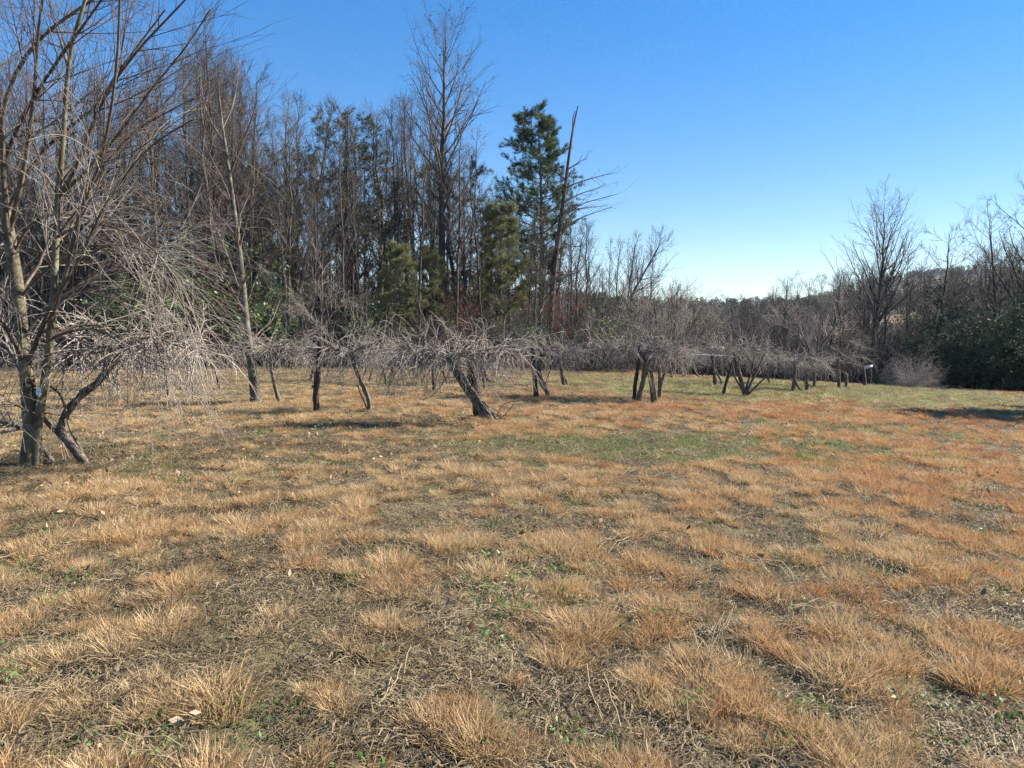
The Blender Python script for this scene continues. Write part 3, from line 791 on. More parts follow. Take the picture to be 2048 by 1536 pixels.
def build_brush():
    rg = np.random.default_rng(13)
    br = [brush(900 + k, 34, 2.7, 0.55, 7, 5, 0.011)[0] for k in range(3)]
    q = 0
    for k in range(130):
        px = -150 + 2320 * (k + rg.random()) / 130
        Y = rg.uniform(37.2, 43) if px < 1350 else rg.uniform(36, 44)
        x = (px - CX) / F * Y
        if px > 1250: Y = 42.2 + rg.uniform(0.4, 6); x = (px - CX) / F * Y
        s = rg.uniform(0.6, 1.25)
        if px > 1350: s *= 1.15
        place_tree('bare_shrub', br[rg.integers(0, 3)], ('brush_twig', 'brush_twig'), (x, Y, gz(x, Y)), '%s leafless many stemmed shrub at the field edge, behind the %s' % ('big' if s > 0.95 else 'small', land(px)), 'shrub', 'bare shrubs along the field edge', rg.uniform(0, 6.28), (s, s, s * rg.uniform(0.8, 1.1)), (0, 0), ('stems', 'twigs'))
    for k in range(110):
        px = -150 + 1400 * (k + rg.random()) / 110; Y = rg.uniform(45, 70); x = (px - CX) / F * Y
        s = rg.uniform(1.0, 1.7)
        place_tree('bare_shrub', br[rg.integers(0, 3)], ('brush_twig', 'brush_twig'), (x, Y, gz(x, Y)), 'leafless shrub of the undergrowth inside the wood, behind the %s' % land(px), 'shrub', 'bare shrubs inside the wood', rg.uniform(0, 6.28), (s, s, s), (0, 0), ('stems', 'twigs'))
    glossy = [leaf_shrub(920 + k, 16, 3.0, 0.5, 0.11, 4200) for k in range(2)]
    for (px, Y, h, lab) in [(505, 37.6, 5.2, 'glossy green evergreen bush behind the slim pale barked tree'), (420, 38, 6.2, 'tall green bush beside the rust leaved shrub at the wood edge'),
                            (590, 38.2, 3.6, 'green bush at the wood edge behind the knobby dark post'), (745, 37.8, 3.2, 'small green bush at the wood edge beside the young pine'),
                            (1080, 38.2, 2.9, 'low green bush at the foot of the leaning dead tree'), (1205, 39, 3.4, 'grey green bush at the wood edge right of the dead tree'),
                            (330, 37.6, 4.2, 'dark green bush at the wood edge behind the drooping tree'), (1765, 42.2, 1.3, 'low green bush beside the stump with the white board'),
                            (240, 38.2, 4.4, 'green bush at the wood edge left of the thin trellis post')]:
        x = (px - CX) / F * Y; k = h / 3.0
        place_tree('evergreen_bush', glossy[int(rg.integers(0, 2))], ('brush_twig', 'glossy_leaf'), (x, Y, gz(x, Y)), lab, 'bush', None, rg.uniform(0, 6.28), k, (0, 0), ('stems', 'foliage'))
    dark = [leaf_shrub(940 + k, 20, 3.0, 0.6, 0.10, 8000) for k in range(2)]
    for (px, Y, h) in [(1868, 42.0, 2.8), (1915, 42.4, 3.8), (1960, 42.6, 5.2), (2005, 42.2, 4.4), (2050, 42.0, 4.6), (2100, 42.0, 5.0), (1892, 44.5, 4.4), (1985, 45, 6.6), (2150, 42, 4.2)]:
        x = (px - CX) / F * Y; k = h / 3.0
        place_tree('laurel_thicket', dark[int(rg.integers(0, 2))], ('brush_twig', 'dark_leaf'), (x, Y, gz(x, Y)), 'dark evergreen laurel bush in the thicket right of the round twiggy shrub', 'bush', 'laurels in the dark thicket', rg.uniform(0, 6.28), (k * 1.1, k * 1.1, k), (0, 0), ('stems', 'foliage'))
    rust = leaf_shrub(960, 14, 3.0, 0.45, 0.09, 1900)
    for (px, Y, h, lab) in [(395, 37.2, 4.8, 'rust leaved shrub at the wood edge behind the drooping tree'), (905, 41, 4.6, 'rust leaved young tree beside the bright green pine'), (1112, 44, 5.2, 'rust leaved young tree below the leaning dead tree')]:
        x = (px - CX) / F * Y; k = h / 3.0
        place_tree('rust_leaved_shrub', rust, ('brush_twig', 'rust_leaf'), (x, Y, gz(x, Y)), lab, 'shrub', None, rg.uniform(0, 6.28), (k * 0.8, k * 0.8, k), (0, 0), ('stems', 'foliage'))
    # round arching shrub at the right
    g = gp(1825, 776)
    (sm, tm), _ = brush(970, 150, 2.3, 0.75, 5, 3, 0.007, -0.045, True)
    place_tree('arching_shrub', (sm, tm), ('vine_cane', 'vine_cane'), g, 'round dense shrub of arching pale twigs in front of the dark laurels', 'shrub', None, 0, (0.72, 0.72, 1.12), (0, 0), ('stems', 'twigs'))
build_brush()

# ------------------------------------------------------------------ trees one can name
def build_named_trees():
    # tallest: ovate crown with clinging seed heads
    def hero(name, seed, px, Y, top, r0, label, mats=('forest_bark', 'forest_twig'), foot=None, **kw):
        x = (px - CX) / F * Y; z = gz(x, Y) if foot is None else foot
        H = (HOR - top) / F * Y + EYE - z
        kw = {k: (v(H) if callable(v) and k == 'l1' else v) for k, v in kw.items()}
        me = bare_tree(seed, H, r0, **kw)
        return place_tree(name, me, mats, (x, Y, z), label, 'tree')
    hero('tall_bare_tree', 1001, 885, 47, 75, 0.30, 'tallest leafless tree, egg shaped crown dotted with seed heads, above the wood', first=0.42, n1=38, a1=(32, 52), l1=lambda H: (lambda t, L: H * 0.31 * np.sqrt(np.clip(1.06 - t, 0, 1)) * (0.75 + 0.5 * np.minimum(1, (t - 0.38) * 3))), up1=0.075, n2=8, n3=6, lean=(0.012, 0), wob=0.012, dots=420, twig=0.007, tw=1.2)
    hero('wide_bare_tree', 1002, 440, 43, 70, 0.24, 'large leafless tree with wide fanning crown, highest of the wood behind the drooping tree', first=0.28, n1=30, a1=(28, 55), l1=lambda H: (lambda t, L: H * 0.34 * (1.1 - t) ** 0.75), up1=0.09, n2=8, n3=6, lean=(0.01, 0), twig=0.007, tw=1.2)
    hero('wide_bare_tree', 1003, 330, 45, 120, 0.22, 'large leafless tree with limbs forking low, left of the widest crown in the wood', first=0.26, n1=26, a1=(28, 50), l1=lambda H: (lambda t, L: H * 0.32 * (1.1 - t) ** 0.75), up1=0.10, n2=8, n3=6, lean=(-0.03, 0), twig=0.007, tw=1.2)
    hero('wide_bare_tree', 1009, 575, 44, 215, 0.18, 'leafless tree leaning towards the dead tree, beside the dull pines of the wood', first=0.35, n1=20, a1=(28, 50), l1=lambda H: (lambda t, L: H * 0.26 * (1.1 - t) ** 0.75), up1=0.10, n2=7, n3=5, lean=(0.16, 0), twig=0.007, tw=1.2)
    # end of the wood: limbs sweep out over the gap
    x = (1225 - CX) / F * 42; z = gz(x, 42)
    line = resample([[0, 0, -0.3], [0.3, 0, 2.2], [1.0, 0, 4.2], [1.9, 0.2, 5.8], [2.9, 0.2, 7.6]], 14)
    me = bare_tree(1004, 8.5, 0.15, first=0.22, n1=22, a1=(20, 50), l1=lambda t, L: 3.6 * (1.2 - t) ** 0.7, up1=0.10, n2=7, n3=5, line=line, twig=0.007, tw=1.0)
    place_tree('sweeping_bare_tree', me, ('forest_bark', 'forest_twig'), (x, 42, z), 'leafless tree sweeping out over the gap at the end of the wood', 'tree')
    # white pine
    x = (1083 - CX) / F * 50; z = gz(x, 50); H = (HOR - 240) / F * 50 + EYE - z
    me = evergreen(1005, H, 0.24, 0.30, 120, 3.1, 11000, 0.30, 0.011, 12, lambda t: np.where(t > 0.62, (1.02 - t) ** 0.42 * 1.25, 0.55 + 0.35 * (t > 0.45)), 0.05, (0.0, 0), -0.14)
    place_tree('white_pine', me, ('forest_bark', 'pine_needles'), (x, 50, z), 'tall dense green pine standing beside the leaning dead tree', 'pine')
    # young bright pines at the wood edge
    yp = evergreen(1006, 7.5, 0.09, 0.12, 60, 2.3, 6500, 0.27, 0.007, 9)
    for px, Y, top, lab in [(800, 40.5, 495, 'bright yellow green young pine at the wood edge behind the vines'), (860, 42.5, 500, 'second yellow green young pine, behind the first at the wood edge'), (1000, 45, 420, 'green young pine left of the tall dense pine')]:
        xx = (px - CX) / F * Y; zz = gz(xx, Y); k = ((HOR - top) / F * Y + EYE - zz) / 7.5
        place_tree('young_pine', yp, ('forest_bark', 'young_needles'), (xx, Y, zz), lab, 'pine', None, px, k)
    # leaning dead tree
    Y = 48.5
    tr = resample([at(1098, 700, Y), at(1104, 590, Y), at(1113, 500, Y), at(1125, 420, Y), at(1134, 345, Y), at(1141, 290, Y), at(1147, 250, Y), at(1156, 212, Y)], 22)
    b = np.array([tr[0, 0], Y, gz(tr[0, 0], Y)]); tr[0, 2] = b[2] - 0.3
    s = np.linspace(0, 1, 22)
    rg = np.random.default_rng(1007)
    A = Acc(); A.tubes(tr - b, 0.20 * (1 - s) ** 0.7 + 0.035, 9)
    A.tubes(resample([at(1142, 285, Y), at(1146, 262, Y - 0.1), at(1145, 238, Y - 0.1), at(1150, 222, Y)], 8) - b, np.linspace(0.06, 0.025, 8), 6)
    C = Acc()
    limbs = [[(1129, 375), (1165, 362), (1200, 352), (1232, 345)], [(1126, 405), (1165, 385), (1195, 378), (1212, 366)], [(1121, 440), (1160, 408), (1190, 400), (1236, 388)],
             [(1117, 470), (1150, 440), (1190, 425), (1225, 414)], [(1133, 340), (1150, 330), (1160, 322), (1172, 318)], [(1120, 430), (1150, 418), (1180, 415), (1205, 412)], [(1127, 395), (1105, 372), (1090, 360), (1078, 350)],
             [(1112, 500), (1140, 492), (1160, 494), (1175, 488)], [(1108, 540), (1090, 520), (1070, 510), (1050, 508)], [(1130, 360), (1120, 348), (1108, 345), (1100, 335)], [(1106, 560), (1130, 548), (1145, 550), (1160, 545)]]
    for L in limbs:
        dd = np.cumsum(rg.normal(size=4)) * 0.35
        P = resample([at(px, py, Y + dd[q]) for q, (px, py) in enumerate(L)], 9)[None] - b
        P[:, 0] = P[:, 0] + (0, -dd[0], 0)
        R = np.linspace(0.055, 0.012, 9)[None]
        C.tubes(P, R, 5)
        B2, R2, _ = grow(rg, P, R, 7, (0.25, 1), (15, 50), lambda t, L_: L_ * 0.32, 5, 0.02, 0.15, 0.5, 0.008, 9, 0.3); C.tubes(B2, R2, 3)
        B3, R3, _ = grow(rg, B2, R2, 3, (0.2, 1), (20, 50), 0.4, 4, 0.02, 0.15, 0.5, 0.006, 9, 0.4); C.tubes(B3, R3, 3)
    St, Rs, _ = grow(rg, tr[None] - b, (0.2 * (1 - s) + 0.03)[None], 26, (0.15, 0.85), (60, 95), 0.45, 3, 0.0, 0.1, 0.2, 0.015, 0.03, 0.5); C.tubes(St, Rs, 4)
    e = empty('dead_tree', b); tag(e, 'leaning dead tree with broken forked top and bare side limbs beside the dense pine', 'tree')
    put('trunk', A.mesh('trunk'), 'snag_wood', e); put('crown', C.mesh('crown'), 'snag_wood', e)
    # companion dark leaning trunk
    hero('slim_bare_tree', 1010, 1073, 47, 420, 0.12, 'dark slim trunk leaning beside the dead tree', first=0.3, n1=16, lean=(0.10, 0), twig=0.006)
    # right hand trees, above the skyline
    hero('forked_bare_tree', 1011, 1742, 47, 428, 0.19, 'tall leafless tree with upswept forked limbs above the slope, right of the gap', first=0.34, n1=34, a1=(22, 44), l1=lambda H: (lambda t, L: H * 0.52 * (1.1 - t) ** 0.55), up1=0.06, n2=8, n3=6, lean=(0.035, 0), twig=0.007)
    hero('leaning_bare_tree', 1012, 1862, 46, 470, 0.15, 'leafless tree leaning with an open crown behind the round twiggy shrub', first=0.45, n1=16, a1=(40, 70), l1=lambda H: (lambda t, L: H * 0.36 * (1.15 - t) ** 0.5), up1=0.05, n2=7, n3=6, lean=(0.10, 0), twig=0.008, dots=40)
    hero('open_bare_tree', 1013, 1975, 47, 432, 0.17, 'open branched leafless tree with crooked limbs behind the laurel thicket', first=0.36, n1=18, a1=(40, 68), l1=lambda H: (lambda t, L: H * 0.42 * (1.15 - t) ** 0.5), up1=0.06, n2=7, n3=6, lean=(0.02, 0), wob=0.03, twig=0.008, dots=70)
    hero('thick_bare_tree', 1014, 2030, 44, 400, 0.26, 'thick trunked leafless tree with clinging dead leaves at the end of the laurels', first=0.38, n1=20, a1=(40, 68), l1=lambda H: (lambda t, L: H * 0.42 * (1.15 - t) ** 0.5), up1=0.06, n2=7, n3=6, lean=(0.05, 0), wob=0.03, twig=0.008, dots=160)
    hero('slim_bare_tree', 1015, 1815, 52, 500, 0.10, 'slender leafless tree between the forked tree and the leaning tree', first=0.4, n1=16, a1=(25, 45), l1=lambda H: (lambda t, L: H * 0.24 * (1.15 - t) ** 0.7), twig=0.006)
    # evergreen beyond the frame's right side whose shadow falls on the field
    rg = np.random.default_rng(1016)
    sx, sy = 23.8, 22.7
    T = trunk_line(rg, 8.0, (0, 0), 0.015)[None]; s = np.linspace(0, 1, 16); R = (0.17 * (1 - s) ** 0.8 + 0.02)[None]
    A = Acc(); A.tubes(T, R, 9)
    B1, R1, _ = grow(rg, T, R, 34, (0.12, 0.98), (50, 85), lambda t, L: 3.4 * np.sqrt(np.clip(1.05 - t, 0, 1)), 7, 0.05, 0.08, 0.45, 0.012, 0.06, 0.2, True); A.tubes(B1, R1, 4)
    B2, R2, _ = grow(rg, B1, R1, 7, (0.2, 1), (25, 60), 0.8, 4, 0.03, 0.1, 0.5, 0.008, 9, 0.3); A.tubes(B2, R2, 3)
    C = Acc(); C.smooth = False
    P, _ = pts_on(rg, B2, 14000); leaves(rg, C, P + rg.normal(size=P.shape) * 0.06, 0.26)
    e = empty('evergreen_tree', (sx, sy, gz(sx, sy))); tag(e, 'broad leafy evergreen tree whose shadow falls across the open grass', 'tree')
    put('trunk', A.mesh('trunk'), 'forest_bark', e); put('crown', C.mesh('crown'), 'dark_leaf', e)
build_named_trees()

# ------------------------------------------------------------------ the drooping tree at the left, and its slim neighbour
def traced(pix, Y, n, dy=None):
    pts = [at(px, py, Y + (0 if dy is None else dy[k])) for k, (px, py) in enumerate(pix)]
    return resample(pts, n)

def build_left_tree():
    rg = np.random.default_rng(21)
    g = gp(56, 938); Y = g[1]; b = g.copy()
    A = Acc(); C = Acc(); LB = Acc()
    pp = Y / F                                                       # metres to a pixel of the photograph there
    stems = [  # pixels, radius in pixels bottom and top, depth drift
        ([(57, 950), (60, 900), (64, 850), (58, 790), (52, 740), (45, 670), (38, 600), (30, 540), (18, 470), (8, 400), (-8, 300), (-30, 180), (-60, 20), (-85, -120)], 15, 5.0, 0.6),
        ([(72, 948), (73, 890), (76, 840), (84, 790), (95, 730), (103, 660), (108, 590), (112, 480), (115, 400), (124, 310), (130, 220), (137, 118), (150, 60), (172, 0), (190, -80)], 9, 2.5, -0.5)]
    P0, R0 = [], []
    for pix, r0, r1, dr in stems:
        n = len(pix)
        P = traced(pix, Y, 26, np.linspace(0, 1, n) ** 2 * dr)
        R = np.linspace(r0, r1, 26) * pp * (1 + 0.07 * rg.normal(size=26)); R[:2] *= (1.2, 1.05)
        A.tubes(P - b, R, 10); P0.append(P); R0.append(R)
    limbs = [
        ([(137, 118), (122, 70), (104, 25), (95, -20)], 3.0, 1.6),
        ([(118, 375), (150, 330), (190, 225), (225, 160), (275, 95), (330, 40), (375, -5)], 4.2, 1.5),
        ([(125, 345), (170, 315), (215, 290), (290, 240), (345, 207), (400, 150)], 4.0, 1.2),
        ([(105, 640), (140, 520), (160, 420), (200, 335), (222, 230), (236, 110), (240, -10)], 4.5, 1.6),
        ([(18, 470), (50, 330), (70, 180), (76, 60), (88, -20)], 5.0, 2.0),
        ([(30, 540), (10, 430), (0, 210), (40, 110), (100, 50), (165, 10), (230, -30)], 5.5, 2.5),
        ([(8, 400), (60, 300), (130, 240), (195, 200), (240, 130), (330, 20)], 4.0, 1.5),
        ([(-8, 300), (40, 200), (90, 130), (150, 60), (210, -10)], 4.5, 2.0),
        ([(115, 400), (150, 370), (240, 270), (310, 170), (370, 100), (420, 20)], 3.6, 1.2),
        ([(150, 480), (190, 420), (250, 300), (300, 250), (400, 190)], 3.0, 1.0),
        ([(64, 740), (85, 700), (100, 640), (130, 590), (170, 520), (215, 410), (300, 290), (385, 240)], 5.0, 1.4),
        ([(52, 740), (30, 690), (5, 650), (-30, 620), (-80, 600)], 6.0, 2.0),
        ([(58, 790), (40, 745), (15, 700), (-20, 660)], 6.0, 2.5),
        ([(95, 690), (130, 665), (175, 655), (210, 662), (250, 690), (300, 725), (360, 760), (405, 800)], 3.6, 1.0),
        ([(100, 670), (140, 655), (190, 650), (240, 680), (285, 720), (340, 740)], 3.0, 1.0),
        ([(45, 670), (70, 620), (110, 590), (170, 570), (240, 590), (300, 650), (330, 740)], 3.4, 1.0),
        ([(38, 600), (90, 540), (160, 490), (240, 490), (320, 540), (370, 610), (395, 680)], 3.6, 1.0),
        ([(108, 590), (150, 520), (220, 480), (300, 500), (360, 560), (400, 640)], 3.2, 1.0),
        ([(112, 480), (160, 450), (230, 455), (310, 500), (350, 560), (375, 640)], 3.0, 0.9),
        ([(76, 840), (60, 830), (20, 810), (0, 790), (-20, 780)], 2.0, 0.8),
        ([(62, 828), (90, 832), (120, 835), (166, 834)], 1.5, 0.8),
        ([(60, 880), (40, 870), (15, 855), (-15, 840)], 4.0, 2.5),
        ([(20, 470), (-20, 420), (-60, 330), (-100, 200)], 4.0, 2.0),
        ([(25, 510), (60, 440), (120, 420), (200, 440), (270, 480), (330, 520)], 3.0, 1.0),
        ([(40, 620), (0, 560), (-60, 540), (-120, 580)], 3.0, 1.0)]
    LP, LR = [], []
    for k, (pix, r0, r1) in enumerate(limbs):
        n = len(pix)
        dr = rg.normal() * 0.9
        P = traced(pix, Y, 16, np.linspace(0, 1, n) * dr)
        # root the limb on the nearest stem point
        al = np.concatenate(P0); j = np.argmin(np.linalg.norm(al - P[0], axis=1)); P = P + (al[j] - P[0]) * np.linspace(1, 0, 16)[:, None]
        R = np.linspace(r0, r1, 16) * pp
        LB.tubes(P - b, R, 6); LP.append(P); LR.append(R)
    # limbs that go towards and away from the viewer so that the crown has depth
    for P, R in zip(P0, R0):
        B, r, _ = grow(rg, P[None], R[None], 13, (0.32, 0.95), (35, 70), lambda t, L: 2.4 * (1.1 - 0.6 * t), 16, 0.02, 0.06, 0.3, 0.008, 0.022, 0.2, True, (0.55, 1.0, 1.0))
        LB.tubes(B - b, r, 5); LP += list(B); LR += list(r)
    LP, LR = np.array(LP), np.array(LR)
    B2, R2, _ = grow(rg, LP, LR, 12, (0.18, 1), (20, 50), lambda t, L: 0.6 + 0.30 * L * (1.1 - t), 8, 0.02, 0.05, 0.5, 0.004, 0.009, 0.25)
    low = B2[:, 0, 2] < 3.3; U = Acc()
    C.tubes(B2[low] - b, R2[low], 4); U.tubes(B2[~low] - b, R2[~low], 4)
    B3, R3, _ = grow(rg, B2, R2, 4, (0.15, 1), (20, 55), lambda t, L: 0.22 + 0.35 * L, 6, 0.01, 0.07, 0.6, 0.0024, 9, 0.35)
    lo3 = np.repeat(low, 4); C.tubes(B3[lo3] - b, R3[lo3], 3); U.tubes(B3[~lo3] - b, R3[~lo3], 3)
    # long pale hanging shoots low in the crown
    lowl = np.array([P for P in LP if P[:, 2].mean() < 3.2 and P[-1, 0] > P[0, 0] - 0.5]); lr = np.full(lowl.shape[:2], 0.008)
    B4, R4, _ = grow(rg, lowl, lr, 12, (0.2, 1), (15, 60), lambda t, L: 1.35 + 0 * t, 12, -0.065, 0.035, 0.6, 0.0046, 9, 0.4); C.tubes(B4 - b, R4, 3)
    B5, R5, _ = grow(rg, B4, R4, 2, (0.2, 1), (20, 50), 0.5, 6, -0.06, 0.05, 0.7, 0.0026, 9, 0.4); C.tubes(B5 - b, R5, 3)
    e = empty('drooping_tree', b); tag(e, 'two stemmed fruit tree with lichened bark and long drooping bare twigs', 'tree')
    put('trunk', A.mesh('trunk'), 'fruit_bark', e); put('limbs', LB.mesh('limbs'), 'fruit_limb', e); put('twigs', C.mesh('twigs'), 'fruit_twig', e); put('shoots', U.mesh('shoots'), 'fruit_shoot', e)
    # white tag tied to the stems
    q = at(78, 784, Y - 0.09)
    T = Acc(); rr = np.random.default_rng(3)
    gx = np.linspace(-0.03, 0.03, 4); gz_ = np.linspace(-0.055, 0.055, 5)
    X, Z = np.meshgrid(gx, gz_); Yd = 0.012 * rr.normal(size=X.shape)
    v = np.stack([X + 0.012 * rr.normal(size=X.shape), Yd, Z], -1).reshape(-1, 3)
    ii = np.array([[r * 4 + c, r * 4 + c + 1, (r + 1) * 4 + c + 1, (r + 1) * 4 + c] for r in range(4) for c in range(3)])
    T.add(v, ii); T.add(v + (0, 0.004, 0), ii[:, ::-1])
    o = put('plastic_tag', T.mesh('plastic_tag'), 'white_rag'); o.location = q
    tag(o, 'crumpled white plastic scrap caught in the fork of the drooping tree', 'scrap')

    # slim pale barked tree
    g = gp(513, 808); Y = g[1]; pp = Y / F
    line = traced([(513, 814), (511, 790), (504, 740), (497, 690), (491, 640), (485, 570), (478, 500), (470, 435), (463, 380), (452, 300), (440, 220), (436, 160)], Y, 22)
    s = np.linspace(0, 1, 22)
    R = (8.5 * (1 - s) ** 0.85 + 0.9) * pp; R[0] *= 1.4; R[1] *= 1.1
    A = Acc(); A.tubes(line - g, R, 10)
    C = Acc(); rg = np.random.default_rng(22)
    LP, LR = [], []
    for pix, r in [([(486, 580), (500, 548), (522, 522), (548, 500), (562, 490)], 3.2), ([(479, 492), (490, 450), (500, 420), (515, 402), (535, 392)], 3.0), ([(520, 525), (540, 530), (552, 518), (560, 500), (566, 470)], 2.0), ([(500, 420), (502, 400), (505, 378), (510, 350)], 1.8),
                   ([(489, 610), (470, 560), (450, 500), (425, 440), (400, 390)], 2.6), ([(491, 640), (473, 600), (455, 570), (430, 520), (418, 470)], 2.4), ([(468, 430), (455, 380), (430, 330), (410, 290)], 2.2), ([(474, 470), (440, 430), (400, 410), (350, 400)], 2.0),
                   ([(460, 350), (480, 300), (500, 250), (515, 200)], 2.2), ([(498, 690), (470, 680), (430, 690), (390, 700), (350, 690)], 2.0), ([(470, 440), (500, 380), (540, 330), (570, 290)], 2.0), ([(450, 300), (420, 250), (405, 200), (400, 150)], 2.0), ([(497, 690), (520, 660), (545, 640), (560, 600)], 1.8), ([(445, 250), (465, 210), (475, 160), (478, 120)], 1.8)]:
        P = traced(pix, Y, 12, np.linspace(0, 1, len(pix)) * rg.normal() * 0.9)
        j = np.argmin(np.linalg.norm(line - P[0], axis=1)); 
        if r > 2.05 or True: P = P + (line[j] - P[0]) * (np.linspace(1, 0, 12)[:, None] if np.linalg.norm(line[j] - P[0]) < 0.15 else 0)
        LP.append(P); LR.append(np.linspace(r, 0.8, 12) * pp)
    LP, LR = np.array(LP), np.array(LR)
    C.tubes(LP - g, LR, 6)
    B1, R1, _ = grow(rg, line[None], R[None], 9, (0.3, 0.97), (30, 60), lambda t, L: 2.0 * (1.15 - t), 12, 0.05, 0.07, 0.3, 0.007, 0.02, 0.25, True); C.tubes(B1 - g, R1, 5)
    AP = np.concatenate([LP, B1]); AR = np.concatenate([LR, R1])
    B2, R2, _ = grow(rg, AP, AR, 6, (0.2, 1), (20, 55), lambda t, L: 0.3 + 0.32 * L, 6, 0.04, 0.1, 0.5, 0.0045, 9, 0.3); C.tubes(B2 - g, R2, 4)
    B3, R3, _ = grow(rg, B2, R2, 5, (0.2, 1), (20, 55), lambda t, L: 0.15 + 0.4 * L, 5, 0.03, 0.1, 0.6, 0.003, 9, 0.4); C.tubes(B3 - g, R3, 3)
    e = empty('pale_barked_tree', g); tag(e, 'slim young tree with smooth pale bark standing alone in the vine rows', 'tree')
    put('trunk', A.mesh('trunk'), 'grey_bark', e); put('crown', C.mesh('crown'), 'fruit_shoot', e)
build_left_tree()

# ------------------------------------------------------------------ trellis posts and wires
def post_mesh(rg, P, r0, r1, knob=0.12, stubs=0, square=False):
    """a weathered post along the polyline P: uneven girth, broken top, branch stubs"""
    n = 18; L = resample(P, n)
    k = 4 if square else 9
    T = np.gradient(L, axis=0); T /= np.linalg.norm(T, axis=1, keepdims=True)
    U = np.cross(T, [0, 1.0, 0.05]); U /= np.linalg.norm(U, axis=1, keepdims=True); B = np.cross(T, U)
    a = np.arange(k) * 2 * math.pi / k + (math.pi / 4 if square else 0)
    r = np.linspace(r0, r1, n)[:, None] * (1 + (knob * rg.normal(size=(n, k)) if not square else 0.025 * rg.normal(size=(n, k))))
    r *= (1 + 0.12 * np.sin(np.arange(n) * 1.7 + rg.random() * 6))[:, None] if not square else 1
    Vv = L[:, None] + r[:, :, None] * (np.cos(a)[None, :, None] * U[:, None] + np.sin(a)[None, :, None] * B[:, None])
    Vv[-1, :, 2] += rg.normal(size=k) * r1 * (0.5 if not square else 0.1)
    cap = L[-1] + T[-1] * r1 * 0.15
    A = Acc()
    if square: A.smooth = False
    q = [[i * k + j, i * k + (j + 1) % k, (i + 1) * k + (j + 1) % k, (i + 1) * k + j] for i in range(n - 1) for j in range(k)]
    tri = [[(n - 1) * k + j, (n - 1) * k + (j + 1) % k, n * k] for j in range(k)]
    A.add(np.concatenate([Vv.reshape(-1, 3), cap[None]]), q, tri)
    if stubs:
        S_, R_, _ = grow(rg, L[None], np.linspace(r0, r1, n)[None], stubs, (0.25, 0.9), (45, 80), r0 * 2.0, 3, 0.05, 0.1, 0.4, 0.01, 9, 0.5); A.tubes(S_, R_, 5)
    return A.mesh('post')

